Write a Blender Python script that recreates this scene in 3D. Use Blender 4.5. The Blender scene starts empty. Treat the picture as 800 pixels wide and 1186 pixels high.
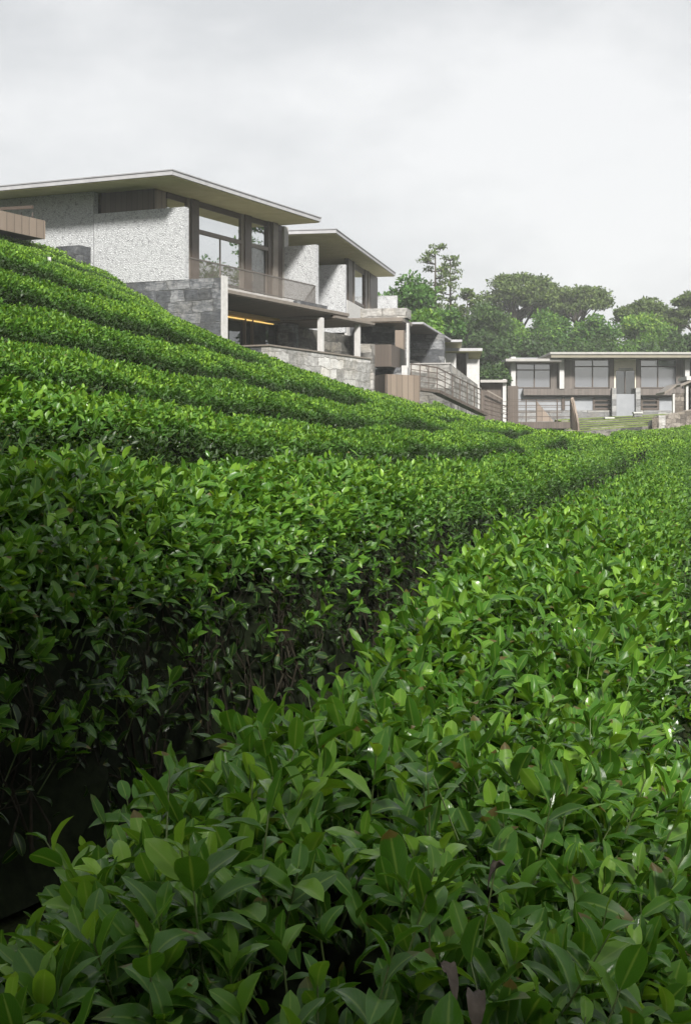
import bpy, math, random
import numpy as np
from mathutils import Vector
R = math.radians
rng = np.random.default_rng(7)
random.seed(7)
scene = bpy.context.scene
COL = scene.collection

# ------------------------------------------------------------------ camera
F, CX, HY = 1700.0, 400.0, 520.0          # focal length in photo pixels, principal column, horizon row (photo 800 x 1186)
cam_d = bpy.data.cameras.new('camera')
cam = bpy.data.objects.new('camera', cam_d)
COL.objects.link(cam)
cam.location = (0, 0, 0)
cam.rotation_euler = (R(90), 0, 0)
cam_d.sensor_fit = 'HORIZONTAL'
cam_d.sensor_width = 36
cam_d.lens = 36 * F / 800
cam_d.shift_y = -(593 - HY) / 800
cam_d.clip_start = 0.05
cam_d.clip_end = 6000
scene.camera = cam


def at(px, py, Y):
    return Vector(((px - CX) * Y / F, Y, (HY - py) * Y / F))


# ------------------------------------------------------------------ bookkeeping
def tag(o, label=None, cat=None, group=None, kind=None):
    if label: o['label'] = label
    if cat: o['category'] = cat
    if group: o['group'] = group
    if kind: o['kind'] = kind
    return o


def empty(name, loc, label, cat, group=None, rz=0):
    o = bpy.data.objects.new(name, None)
    COL.objects.link(o)
    o.location = loc
    o.rotation_euler = (0, 0, rz)
    o.empty_display_size = 0.3
    return tag(o, label, cat, group)


def link_mesh(name, me, mat, parent=None):
    o = bpy.data.objects.new(name, me)
    COL.objects.link(o)
    if mat: me.materials.append(mat)
    if parent is not None:
        o.parent = parent
        # vertices are given in world space: bring them into the space of the thing (things are only ever moved)
        n = len(me.vertices)
        co = np.empty(n * 3, np.float32)
        me.vertices.foreach_get('co', co)
        L = np.zeros(3)
        p = parent
        while p is not None:
            L += np.array(p.location); p = p.parent
        co = (co.reshape(-1, 3) - L).astype(np.float32)
        me.vertices.foreach_set('co', co.ravel())
        me.update()
    return o


class MB:
    """collects boxes, tubes and quads; build() links them as one mesh"""
    def __init__(s):
        s.v, s.f = [], []

    def add(s, vs, fs):
        b = len(s.v)
        s.v += [tuple(v) for v in vs]
        s.f += [tuple(b + i for i in f) for f in fs]
        return s

    def hexa(s, p):  # 8 points: bottom 4 ccw, top 4 ccw
        return s.add(p, [(3, 2, 1, 0), (4, 5, 6, 7), (0, 1, 5, 4), (1, 2, 6, 5), (2, 3, 7, 6), (3, 0, 4, 7)])

    def box(s, x0, x1, y0, y1, z0, z1):
        return s.hexa([(x0, y0, z0), (x1, y0, z0), (x1, y1, z0), (x0, y1, z0), (x0, y0, z1), (x1, y0, z1), (x1, y1, z1), (x0, y1, z1)])

    def tube(s, pts, rad, n=6, cap=True):
        pts = [Vector(p) for p in pts]
        if not hasattr(rad, '__len__'): rad = [rad] * len(pts)
        rings = []
        for i, p in enumerate(pts):
            d = (pts[min(i + 1, len(pts) - 1)] - pts[max(i - 1, 0)]).normalized()
            a = d.cross(Vector((0, 0, 1)) if abs(d.z) < .9 else Vector((1, 0, 0))).normalized()
            b = d.cross(a)
            rings.append([p + (a * math.cos(t) + b * math.sin(t)) * rad[i] for t in [2 * math.pi * k / n for k in range(n)]])
        vs = [v for r in rings for v in r]
        fs = []
        for i in range(len(pts) - 1):
            for k in range(n):
                fs.append((i * n + k, i * n + (k + 1) % n, (i + 1) * n + (k + 1) % n, (i + 1) * n + k))
        if cap:
            fs.append(tuple(range(n))[::-1])
            fs.append(tuple((len(pts) - 1) * n + k for k in range(n)))
        return s.add(vs, fs)

    def bar(s, p, q, w, h):  # square bar between two points, w wide, h high (z)
        p, q = Vector(p), Vector(q)
        d = (q - p); d.z = 0
        if d.length < 1e-6: d = Vector((1, 0, 0))
        d.normalize()
        n = Vector((-d.y, d.x, 0)) * (w / 2)
        u = Vector((0, 0, h / 2))
        return s.hexa([p - n - u, q - n - u, q + n - u, p + n - u, p - n + u, q - n + u, q + n + u, p + n + u])

    def build(s, name, mat, parent=None, smooth=False, bevel=0):
        me = bpy.data.meshes.new(name)
        me.from_pydata(s.v, [], s.f)
        me.update()
        if smooth:
            me.polygons.foreach_set('use_smooth', [True] * len(me.polygons))
        o = link_mesh(name, me, mat, parent)
        if bevel:
            m = o.modifiers.new('bevel', 'BEVEL')
            m.width = bevel
            m.segments = 2
            m.limit_method = 'ANGLE'
        return o


class Frame:
    """a house's own axes: a runs along its valley side away from the camera, b along its front towards the left"""
    def __init__(s, ox, oy, th):
        s.o = (ox, oy)
        s.a = (math.sin(th), math.cos(th))
        s.b = (-math.cos(th), math.sin(th))
        s.th = th

    def xy(s, A, B):
        return (s.o[0] + A * s.a[0] + B * s.b[0], s.o[1] + A * s.a[1] + B * s.b[1])

    def w(s, A, B, z):
        return (*s.xy(A, B), z)

    def A(s, px, B):
        k = (px - CX) / F
        x, y = s.xy(0, B)
        return (k * y - x) / (s.a[0] - k * s.a[1])

    def B(s, px, A):
        k = (px - CX) / F
        x, y = s.xy(A, 0)
        return (k * y - x) / (s.b[0] - k * s.b[1])

    def z(s, py, A, B):
        return (HY - py) * s.xy(A, B)[1] / F

    def box(s, m, a0, a1, b0, b1, z0, z1):
        return m.hexa([s.w(a0, b1, z0), s.w(a0, b0, z0), s.w(a1, b0, z0), s.w(a1, b1, z0),
                       s.w(a0, b1, z1), s.w(a0, b0, z1), s.w(a1, b0, z1), s.w(a1, b1, z1)])

    def local(s, x, y):
        dx, dy = x - s.o[0], y - s.o[1]
        return dx * s.a[0] + dy * s.a[1], dx * s.b[0] + dy * s.b[1]


# ------------------------------------------------------------------ materials
class NT:
    def __init__(s, name):
        s.m = bpy.data.materials.new(name)
        s.m.use_nodes = True
        s.t = s.m.node_tree
        s.n = s.t.nodes
        s.p = s.n['Principled BSDF']
        s.out = s.n['Material Output']

    def new(s, typ, **kw):
        n = s.n.new(typ)
        for k, v in kw.items():
            if k in n.inputs.keys() if isinstance(k, str) else False:
                n.inputs[k].default_value = v
            else:
                setattr(n, k, v)
        return n

    def l(s, a, b):
        s.t.links.new(a, b)

    def ramp(s, fac, stops, interp='LINEAR'):
        r = s.n.new('ShaderNodeValToRGB')
        r.color_ramp.interpolation = interp
        e = r.color_ramp.elements
        while len(e) < len(stops): e.new(0.5)
        for el, (p, c) in zip(e, stops):
            el.position = p
            el.color = c if len(c) == 4 else (*c, 1)
        s.l(fac, r.inputs[0])
        return r.outputs[0]

    def coord(s, scale=(1, 1, 1), kind='Object'):
        tc = s.n.new('ShaderNodeTexCoord')
        mp = s.n.new('ShaderNodeMapping')
        mp.inputs['Scale'].default_value = scale
        s.l(tc.outputs[kind], mp.inputs[0])
        return mp.outputs[0]

    def noise(s, vec, scale, detail=4, rough=.55):
        n = s.n.new('ShaderNodeTexNoise')
        n.inputs['Scale'].default_value = scale
        n.inputs['Detail'].default_value = detail
        n.inputs['Roughness'].default_value = rough
        s.l(vec, n.inputs['Vector'])
        return n.outputs['Fac']

    def math(s, op, a, b=None):
        n = s.n.new('ShaderNodeMath')
        n.operation = op
        for i, v in enumerate((a, b)):
            if v is None: continue
            if isinstance(v, (int, float)): n.inputs[i].default_value = v
            else: s.l(v, n.inputs[i])
        return n.outputs[0]

    def mix(s, fac, a, b, mode='MIX'):
        n = s.n.new('ShaderNodeMix')
        n.data_type = 'RGBA'
        n.blend_type = mode
        for i, v in ((0, fac), (6, a), (7, b)):
            if isinstance(v, (int, float)): n.inputs[i].default_value = v
            elif isinstance(v, tuple): n.inputs[i].default_value = v if len(v) == 4 else (*v, 1)
            else: s.l(v, n.inputs[i])
        return n.outputs[2]

    def bump(s, h, strength=.5, dist=.02):
        b = s.n.new('ShaderNodeBump')
        b.inputs['Strength'].default_value = strength
        b.inputs['Distance'].default_value = dist
        s.l(h, b.inputs['Height'])
        s.l(b.outputs[0], s.p.inputs['Normal'])

    def base(s, c, rough=.6, metal=0):
        if isinstance(c, tuple): s.p.inputs['Base Color'].default_value = (*c[:3], 1)
        else: s.l(c, s.p.inputs['Base Color'])
        if isinstance(rough, (int, float)): s.p.inputs['Roughness'].default_value = rough
        else: s.l(rough, s.p.inputs['Roughness'])
        s.p.inputs['Metallic'].default_value = metal
        return s


def mat_tea(name, dark, mid, young, trans=.32, rough=.36, veins=True):
    t = NT(name)
    at_ = t.new('ShaderNodeAttribute'); at_.attribute_name = 'tint'
    sep = t.new('ShaderNodeSeparateXYZ')
    t.l(at_.outputs['Vector'], sep.inputs[0])
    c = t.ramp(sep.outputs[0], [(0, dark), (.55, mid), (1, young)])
    if veins:
        uv = t.new('ShaderNodeUVMap'); uv.uv_map = 'UVMap'
        su = t.new('ShaderNodeSeparateXYZ'); t.l(uv.outputs[0], su.inputs[0])
        d = t.math('ABSOLUTE', t.math('SUBTRACT', su.outputs[0], .5))
        rib = t.ramp(d, [(0, (1, 1, 1)), (.035, (.6, .6, .6)), (.07, (0, 0, 0))])
        ph = t.math('ADD', t.math('MULTIPLY', su.outputs[1], 9.0), t.math('MULTIPLY', d, -7.0))
        vein = t.math('PINGPONG', ph, .5)
        vl = t.ramp(vein, [(0, (1, 1, 1)), (.16, (0, 0, 0))])
        c2 = t.mix(t.math('MULTIPLY', rib, .8), c, t.mix(.55, c, (.22, .32, .08)))
        c = t.mix(t.math('MULTIPLY', vl, .22), c2, t.mix(.5, c2, (.12, .2, .04)))
        h = t.math('SUBTRACT', t.math('MULTIPLY', vein, .9), rib)
        t.bump(h, .06, .003)
    if veins:                      # browned tips and nibbled-looking spots on some of the leaves
        old = t.ramp(sep.outputs[1], [(.91, (0, 0, 0)), (.95, (1, 1, 1))])
        tip = t.ramp(t.math('ADD', su.outputs[1], t.math('MULTIPLY', t.noise(t.coord(), 60, 3), .35)), [(.98, (0, 0, 0)), (1.08, (1, 1, 1))])
        spot = t.ramp(t.noise(t.coord(), 75, 2, .4), [(.70, (0, 0, 0)), (.74, (1, 1, 1))])
        c = t.mix(t.math('MULTIPLY', old, t.math('MAXIMUM', tip, t.math('MULTIPLY', spot, .7))), c, (.085, .07, .022))
        edge = t.ramp(d, [(.44, (0, 0, 0)), (.5, (.35, .35, .35))])
        c = t.mix(edge, c, t.mix(.5, c, (.2, .28, .07)))
    # leaf to leaf wear
    nz = t.noise(t.coord(), 9, 2)
    c = t.mix(t.math('MULTIPLY', nz, .5), c, t.mix(1, c, (.75, .7, .5), 'MULTIPLY'))
    t.base(c, t.math('ADD', t.math('MULTIPLY', sep.outputs[1], .30), t.math('ADD', t.math('MULTIPLY', sep.outputs[2], .26), rough - .20)))
    t.p.inputs['Specular IOR Level'].default_value = .27
    tr = t.new('ShaderNodeBsdfTranslucent')
    t.l(t.mix(1, c, (1.9, 1.75, .7), 'MULTIPLY'), tr.inputs[0])
    mx = t.new('ShaderNodeMixShader')
    mx.inputs[0].default_value = trans
    t.l(t.p.outputs[0], mx.inputs[1]); t.l(tr.outputs[0], mx.inputs[2])
    t.l(mx.outputs[0], t.out.inputs[0])
    return t.m


def mat_simple(name, c1, c2, scale=6, rough=.6, bump=.1, stretch=(1, 1, 1), metal=0, dist=.01):
    t = NT(name)
    v = t.coord(stretch)
    n = t.noise(v, scale, 6, .6)
    t.base(t.ramp(n, [(.3, c1), (.7, c2)]), rough, metal)
    if rough >= .9: t.p.inputs['Specular IOR Level'].default_value = .08
    if bump: t.bump(n, bump, dist)
    return t.m


def mat_roughcast(name, base, dark):
    """white split-face wall: small pale chips with dark pits between them"""
    t = NT(name)
    v = t.coord()
    nz = t.new('ShaderNodeTexNoise'); nz.inputs['Scale'].default_value = 6; nz.inputs['Detail'].default_value = 3
    t.l(v, nz.inputs['Vector'])
    sc = t.new('ShaderNodeVectorMath'); sc.operation = 'SCALE'; sc.inputs['Scale'].default_value = .16
    dv = t.new('ShaderNodeVectorMath'); dv.operation = 'ADD'
    t.l(nz.outputs['Color'], sc.inputs[0]); t.l(v, dv.inputs[0]); t.l(sc.outputs[0], dv.inputs[1])
    mp = t.new('ShaderNodeMapping'); mp.inputs['Scale'].default_value = (1, 1, 1.6); mp.inputs['Rotation'].default_value = (.5, .4, .1)
    t.l(dv.outputs[0], mp.inputs[0])
    ve = t.new('ShaderNodeTexVoronoi'); ve.feature = 'DISTANCE_TO_EDGE'; ve.inputs['Scale'].default_value = 10
    t.l(mp.outputs[0], ve.inputs['Vector'])
    n2 = t.noise(v, 16, 6, .75)
    n4 = t.noise(v, 5.5, 3, .6)
    h = t.math('ADD', t.math('MULTIPLY', ve.outputs['Distance'], 1.1), t.math('ADD', t.math('MULTIPLY', n2, .55), t.math('MULTIPLY', n4, .4)))
    pit = t.ramp(h, [(.40, dark), (.50, tuple(.75 * x for x in base)), (.66, base), (.9, tuple(min(1, x * 1.15) for x in base))])
    t.base(pit, .85)
    t.bump(h, .7, .05)
    return t.m


def mat_stone(name, c_dark, c_mid, c_light, sc=1.0, mortar=(.06, .06, .055)):
    """coursed rubble: long irregular blocks in rough courses, thin dark joints"""
    t = NT(name)
    v = t.coord((1, 1, 1))
    s = t.new('ShaderNodeSeparateXYZ'); t.l(v, s.inputs[0])
    hcoord = t.math('ADD', t.math('MULTIPLY', s.outputs[0], -.5), s.outputs[1])
    nz = t.new('ShaderNodeTexNoise'); nz.inputs['Scale'].default_value = 1.1 * sc; nz.inputs['Detail'].default_value = 4; nz.inputs['Roughness'].default_value = .6
    t.l(v, nz.inputs['Vector'])
    sn = t.new('ShaderNodeSeparateXYZ'); t.l(nz.outputs['Color'], sn.inputs[0])
    cb = t.new('ShaderNodeCombineXYZ')
    t.l(t.math('ADD', t.math('MULTIPLY', hcoord, 1.0), t.math('MULTIPLY', sn.outputs[0], .55)), cb.inputs[0])
    t.l(t.math('ADD', s.outputs[2], t.math('MULTIPLY', sn.outputs[1], .42)), cb.inputs[1])
    br = t.new('ShaderNodeTexBrick')
    t.l(cb.outputs[0], br.inputs['Vector'])
    br.offset = .43; br.squash = .62; br.squash_frequency = 3; br.offset_frequency = 2
    br.inputs['Color1'].default_value = (0, 0, 0, 1); br.inputs['Color2'].default_value = (1, 1, 1, 1); br.inputs['Mortar'].default_value = (.5, .5, .5, 1)
    br.inputs['Scale'].default_value = sc; br.inputs['Mortar Size'].default_value = .018; br.inputs['Mortar Smooth'].default_value = .6
    br.inputs['Brick Width'].default_value = .95; br.inputs['Row Height'].default_value = .46
    bw = t.new('ShaderNodeRGBToBW'); t.l(br.outputs['Color'], bw.inputs[0])
    n1 = t.noise(v, 4 * sc, 9, .72)
    n3 = t.noise(v, .8, 3, .6)
    nl = t.noise(t.coord((1, 1, 4)), 2.2, 6, .7)
    f = t.math('ADD', t.math('MULTIPLY', bw.outputs[0], .22), t.math('ADD', t.math('MULTIPLY', n1, .45), t.math('MULTIPLY', nl, .38)))
    c = t.ramp(f, [(.36, c_dark), (.52, c_mid), (.68, c_light)])
    c = t.mix(t.ramp(n3, [(.48, (0, 0, 0)), (.7, (.5, .5, .5))]), c, t.mix(1, c, (.85, .76, .6), 'MULTIPLY'))
    c = t.mix(t.math('MULTIPLY', br.outputs['Fac'], .6), c, mortar)
    t.base(c, .85)
    h = t.math('ADD', t.math('MULTIPLY', br.outputs['Fac'], -1.0), t.math('ADD', t.math('MULTIPLY', n1, .9), t.math('MULTIPLY', nl, .6)))
    t.bump(h, .8, .06)
    return t.m


def mat_timber(name, c1, c2, per=.14, rough=.55):
    """vertical boards"""
    t = NT(name)
    v = t.coord()
    s = t.new('ShaderNodeSeparateXYZ'); t.l(v, s.inputs[0])
    q = t.math('ADD', s.outputs[0], t.math('MULTIPLY', s.outputs[1], .73))
    fr = t.math('FRACT', t.math('DIVIDE', q, per))
    fl = t.math('FLOOR', t.math('DIVIDE', q, per))
    wn = t.new('ShaderNodeTexWhiteNoise'); wn.noise_dimensions = '1D'; t.l(fl, wn.inputs['W'])
    mp = t.coord((9, 9, .7))
    g = t.noise(mp, 3, 5, .6)
    c = t.ramp(t.math('ADD', t.math('MULTIPLY', wn.outputs[0], .5), t.math('MULTIPLY', g, .5)), [(.2, c1), (.8, c2)])
    gr = t.ramp(fr, [(0, (1, 1, 1)), (.07, (0, 0, 0)), (.93, (0, 0, 0)), (1, (1, 1, 1))])
    c = t.mix(gr, c, tuple(x * .35 for x in c1))
    t.base(c, rough)
    t.bump(t.math('SUBTRACT', g, t.math('MULTIPLY', gr, 2)), .3, .01)
    return t.m


def mat_glass(name, refl, tint=(.05, .055, .06), rough=.015, alpha=.55):
    t = NT(name)
    gl = t.new('ShaderNodeBsdfGlossy'); gl.inputs[0].default_value = (.93, .95, .96, 1); gl.inputs['Roughness'].default_value = rough
    nz = t.noise(t.coord((1, 1, 1)), .5, 1)
    b = t.new('ShaderNodeBump'); b.inputs['Strength'].default_value = .02; b.inputs['Distance'].default_value = .2
    t.l(nz, b.inputs['Height']); t.l(b.outputs[0], gl.inputs['Normal'])
    tr = t.new('ShaderNodeBsdfTransparent'); tr.inputs[0].default_value = (.55, .6, .6, 1)
    df = t.new('ShaderNodeBsdfDiffuse'); df.inputs[0].default_value = (*tint, 1)
    m0 = t.new('ShaderNodeMixShader'); m0.inputs[0].default_value = alpha
    t.l(df.outputs[0], m0.inputs[1]); t.l(tr.outputs[0], m0.inputs[2])
    m1 = t.new('ShaderNodeMixShader'); m1.inputs[0].default_value = refl
    t.l(m0.outputs[0], m1.inputs[1]); t.l(gl.outputs[0], m1.inputs[2])
    t.l(m1.outputs[0], t.out.inputs[0])
    return t.m


M = {}
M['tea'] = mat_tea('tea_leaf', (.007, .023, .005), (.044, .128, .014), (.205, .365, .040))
M['tree_dark'] = mat_tea('dark_leaf', (.016, .040, .012), (.04, .085, .02), (.09, .16, .035), .25, .5, False)
M['tree_mid'] = mat_tea('mid_leaf', (.022, .065, .014), (.06, .15, .026), (.16, .29, .045), .3, .5, False)
M['tree_light'] = mat_tea('light_leaf', (.04, .10, .018), (.11, .23, .035), (.30, .42, .08), .35, .5, False)
M['tree_pine'] = mat_tea('pine_leaf', (.032, .058, .017), (.075, .122, .032), (.18, .24, .065), .2, .55, False)
M['bark'] = mat_simple('bark', (.03, .025, .02), (.075, .065, .052), 8, .9, .5, (1, 1, .3))
M['twig'] = mat_simple('twig', (.003, .005, .002), (.009, .013, .005), 30, .9, .4)
M['stem'] = mat_simple('green_stem', (.05, .085, .02), (.08, .11, .03), 20, .5, 0)
M['wood'] = mat_simple('hedge_wood', (.010, .009, .006), (.026, .023, .016), 14, .95, .4)
M['rail'] = mat_simple('rail_metal', (.075, .066, .058), (.11, .098, .086), 3, .5, 0)
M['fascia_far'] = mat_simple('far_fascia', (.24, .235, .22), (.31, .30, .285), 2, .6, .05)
M['dead'] = mat_simple('dead_leaf', (.035, .026, .018), (.085, .066, .048), 30, .7, .4)
M['roughcast'] = mat_roughcast('roughcast', (.40, .41, .42), (.085, .09, .095))
M['stone'] = mat_stone('stone', (.022, .024, .028), (.075, .08, .088), (.24, .245, .25))
M['stone_pale'] = mat_stone('pale_stone', (.14, .138, .13), (.34, .335, .325), (.55, .545, .53), 1.0, (.16, .15, .13))
M['stone_mid'] = mat_stone('mid_stone', (.07, .068, .062), (.20, .195, .185), (.40, .39, .37), 1.0, (.09, .085, .075))
M['stone_shade'] = mat_stone('rear_stone', (.02, .02, .018), (.07, .068, .06), (.22, .21, .19))  # shade under the canopy put into a darker stone; kerbs use it too
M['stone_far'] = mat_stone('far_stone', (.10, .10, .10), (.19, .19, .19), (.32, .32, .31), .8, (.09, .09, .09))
M['white_stone'] = mat_simple('dressed_stone', (.36, .355, .345), (.46, .455, .445), 5, .8, .25)
M['timber'] = mat_timber('brown_boards', (.062, .048, .038), (.095, .074, .060), .16)
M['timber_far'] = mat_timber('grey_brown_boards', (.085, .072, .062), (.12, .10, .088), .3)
M['timber_pale'] = mat_timber('pale_boards', (.15, .118, .092), (.21, .168, .132), .5)
M['bronze'] = mat_simple('bronze_metal', (.050, .036, .028), (.075, .056, .044), 3, .45, 0)
M['bronze_pale'] = mat_simple('pale_bronze', (.13, .112, .095), (.18, .155, .13), 3, .5, 0)
M['soffit'] = mat_simple('soffit_plaster', (.40, .37, .19), (.50, .46, .25), 1.6, .8, .15)  # olive tone holds the green light bounced up from the tea
M['soffit_dark'] = mat_timber('soffit_boards', (.085, .06, .038), (.13, .095, .06), .22)
M['fascia'] = mat_simple('fascia', (.27, .27, .28), (.36, .36, .37), 2, .6, .05)
M['roof_top'] = mat_simple('roof_sheet', (.20, .20, .21), (.28, .28, .29), 2, .7, .05)
M['concrete'] = mat_simple('concrete', (.26, .25, .24), (.36, .35, .33), 2.5, .8, .15)
M['glass'] = mat_glass('window_glass', .80)
M['glass_dark'] = mat_glass('dark_glass', .22, (.02, .02, .02))
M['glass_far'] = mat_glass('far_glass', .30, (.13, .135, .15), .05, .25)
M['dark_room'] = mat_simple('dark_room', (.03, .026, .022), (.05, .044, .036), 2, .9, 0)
M['warm_ceiling'] = mat_simple('warm_ceiling', (.34, .24, .08), (.42, .30, .11), 2, .6, 0)
M['cream'] = mat_simple('cream_wall', (.55, .50, .41), (.66, .60, .50), 1.5, .8, .05)
M['blind'] = mat_simple('white_blind', (.62, .62, .6), (.7, .7, .68), 2, .8, 0)
M['panel_grey'] = mat_simple('grey_panel', (.20, .21, .225), (.25, .26, .275), 1.2, .4, 0)


def mat_lamp():
    t = NT('warm_lamp')
    t.base((.8, .6, .2), .5)
    t.p.inputs['Emission Color'].default_value = (1, .66, .2, 1)
    t.p.inputs['Emission Strength'].default_value = .6
    return t.m


M['lamp'] = mat_lamp()
M['wall_brown'] = mat_stone('brown_stone', (.05, .042, .035), (.14, .12, .10), (.30, .27, .23), 1.6, (.04, .035, .03))


def mat_ground():
    t = NT('soil')
    v = t.coord()
    n = t.noise(v, 1.2, 8, .7)
    n2 = t.noise(v, 14, 6, .7)
    c = t.ramp(t.math('ADD', t.math('MULTIPLY', n, .5), t.math('MULTIPLY', n2, .5)), [(.3, (.006, .009, .004)), (.5, (.012, .016, .006)), (.7, (.024, .03, .010))])
    t.base(c, .95)
    t.p.inputs['Specular IOR Level'].default_value = .05
    t.bump(n2, .6, .05)
    return t.m


M['ground'] = mat_ground()
M['lawn'] = mat_simple('lawn_grass', (.075, .115, .02), (.15, .185, .04), 5, .9, .5)
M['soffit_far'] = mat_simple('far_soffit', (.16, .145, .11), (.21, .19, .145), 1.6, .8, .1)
M['hazy_shrub'] = M['tree_mid']

# ------------------------------------------------------------------ terrain
TH = R(13.5)
dx, dy = math.sin(TH), math.cos(TH)


def us(u, s):  # straight row axes -> world
    return (s * dx - u * dy, s * dy + u * dx)


ctl = []  # x, y, height of the tea tops
def c_us(u, s, z): ctl.append((*us(u, s), z))
def c_px(px, py, Y):
    p = at(px, py, Y); ctl.append((p.x, p.y, p.z))


for s, z in ((-12, -.85), (0, -.84), (4, -.81), (7, -.72), (11, -.66), (18, -.6), (28, -.48), (40, -.30)):
    c_us(.75, s, z)
for s, z in ((-12, -.42), (0, -.30), (6, -.21), (12, -.21), (23, -.22), (36, -.16)): c_us(2.75, s, z)
# crest of each row of the slope, read at several columns of the picture: column -> row of the picture
CREST = {1: {0: 533, 200: 537, 400: 540, 600: 532}, 2: {0: 452, 200: 482, 400: 505, 600: 516}, 3: {0: 403, 200: 440, 400: 474, 600: 498},
         4: {0: 357, 200: 403, 400: 450, 560: 484}, 5: {0: 319, 200: 374, 400: 449}, 6: {0: 287, 200: 373, 400: 450}, 7: {0: 281, 200: 372}, 8: {0: 281, 200: 371}}
for k, cols in CREST.items():
    u = .75 + 2.0 * k
    for px, py in cols.items():
        q = (px - CX) / F
        Y = u / (dx - q * dy)
        if k > 1: c_px(px, py, Y)
    Y0 = u / (dx + CX / F * dy)
    if k > 1: c_us(u, -14, (HY - cols[0]) * Y0 / F + .05)
c_px(0, 273, 63.5); c_px(60, 292, 62); c_px(92, 300, 61.5); c_px(147, 331, 60.5); c_px(262, 402, 59); c_px(312, 434, 62); c_px(428, 450, 73)
c_px(-250, 215, 64)
c_px(490, 462, 82); c_px(560, 490, 86); c_px(640, 507, 92); c_px(600, 500, 75)
c_px(700, 513, 62); c_px(800, 496, 76); c_px(800, 512, 52); c_px(800, 527, 40); c_px(745, 503, 88); c_px(900, 470, 90)
c_px(690, 492, 125); c_px(800, 487, 122); c_px(600, 487, 122)
c_px(450, 420, 120); c_px(250, 340, 110); c_px(0, 250, 100)
c_px(500, 420, 170); c_px(800, 430, 170); c_px(150, 320, 180); c_px(1100, 480, 150); c_px(1200, 515, 90); c_px(1400, 530, 50); c_px(1000, 500, 100); c_px(1900, 530, 90)
for u, z in ((-1.25, -.86), (-5, -1.05), (-10, -1.2), (-20, -1.3)):
    for s in (-12, 8, 26): c_us(u, s, z)
c_us(20, 0, 5.6); c_us(32, 0, 9.5)
ctl = np.array(ctl)
HT = 1.15


def tps_fit(P, z, lam=.02):
    n = len(P)
    d = np.linalg.norm(P[:, None] - P[None], axis=2)
    K = d ** 2 * np.log(d + 1e-9) + lam * np.eye(n) * 100
    A = np.zeros((n + 3, n + 3))
    A[:n, :n] = K
    A[:n, n] = 1; A[:n, n + 1:] = P
    A[n, :n] = 1; A[n + 1:, :n] = P.T
    return np.linalg.solve(A, np.concatenate([z, [0, 0, 0]]))


TPS = tps_fit(ctl[:, :2], ctl[:, 2], .002)


def ground_z(x, y):
    x = np.asarray(x, float); y = np.asarray(y, float)
    sh = x.shape
    xf, yf = x.ravel(), y.ravel()
    z = np.empty_like(xf)
    n = len(ctl)
    for i in range(0, len(xf), 60000):
        q = np.stack([np.clip(xf[i:i + 60000], -75, 95), np.clip(yf[i:i + 60000], -20, 190)], 1)
        d = np.linalg.norm(q[:, None] - ctl[None, :, :2], axis=2)
        z[i:i + 60000] = (d ** 2 * np.log(d + 1e-9)) @ TPS[:n] + TPS[n] + q @ TPS[n + 1:]
    r = np.hypot(xf - 10, yf - 80)
    w = np.clip((r - 140) / 200, 0, 1); w = w * w * (3 - 2 * w)
    z = np.clip(z, -4, 22) - HT
    z = z * (1 - w) + 6 * w
    return z.reshape(sh)


def gz(x, y):
    return float(ground_z(np.array([x]), np.array([y]))[0])


# house axes ---------------------------------------------------------------
H1 = Frame((214 - CX) * 60 / F, 60.0, R(25.2))
H2 = Frame((400 - CX) * 78 / F, 78.0, R(11.1))
footprints = [(H1, -.15, 30, .1, 60), (H1, -.15, 1.0, -1.9, 60), (H1, 3.9, 17.0, -1.95, 60), (H2, -1.5, 40, -4.2, 40)]

# ground sheet
gx = np.concatenate([[-3000, -1200, -500, -260, -160], np.arange(-110, -30, 2.5), np.arange(-30, 50, .7), np.arange(50, 120, 2.5), [150, 250, 500, 1200, 3000]])
gy = np.concatenate([[-3000, -1000, -300, -100, -50], np.arange(-25, 110, .7), np.arange(110, 200, 2.5), [230, 300, 500, 1000, 4000]])
GX, GY = np.meshgrid(gx, gy)
GZ = ground_z(GX, GY)
for fr, a0, a1, b0, b1, pad in [(H1, .6, 24, .4, 9.0, 3.3), (H1, 4.6, 16.5, -1.6, 3, 2.4), (H2, 0, 30, -3, 14, 3.0), (H1, .6, 20, 9, 25, 6.5)]:
    la, lb = fr.local(GX, GY)
    ins = (la > a0) & (la < a1) & (lb > b0) & (lb < b1)
    GZ = np.where(ins, np.minimum(GZ, pad), GZ)
nx, ny = len(gx), len(gy)
me = bpy.data.meshes.new('ground')
idx = np.arange(nx * ny).reshape(ny, nx)
quads = np.stack([idx[:-1, :-1], idx[:-1, 1:], idx[1:, 1:], idx[1:, :-1]], -1).reshape(-1, 4)


def np_mesh(name, V, Q, smooth=False, uv=None, tint=None):
    me = bpy.data.meshes.new(name)
    V = np.ascontiguousarray(V, np.float32); Q = np.ascontiguousarray(Q, np.int32)
    me.vertices.add(len(V)); me.vertices.foreach_set('co', V.ravel())
    me.loops.add(Q.size); me.loops.foreach_set('vertex_index', Q.ravel())
    me.polygons.add(len(Q))
    me.polygons.foreach_set('loop_start', np.arange(0, Q.size, 4, dtype=np.int32))
    me.polygons.foreach_set('use_smooth', np.full(len(Q), smooth, bool))
    me.update(calc_edges=True)
    if uv is not None:
        l = me.uv_layers.new(name='UVMap')
        l.uv.foreach_set('vector', np.ascontiguousarray(uv[Q.ravel()], np.float32).ravel())
    if tint is not None:
        a = me.attributes.new('tint', 'FLOAT_VECTOR', 'POINT')
        a.data.foreach_set('vector', np.ascontiguousarray(tint, np.float32).ravel())
    return me


bpy.data.meshes.remove(me)
g = link_mesh('ground', np_mesh('ground', np.stack([GX, GY, GZ], -1).reshape(-1, 3), quads, True), M['ground'])
tag(g, kind='structure')


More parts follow.
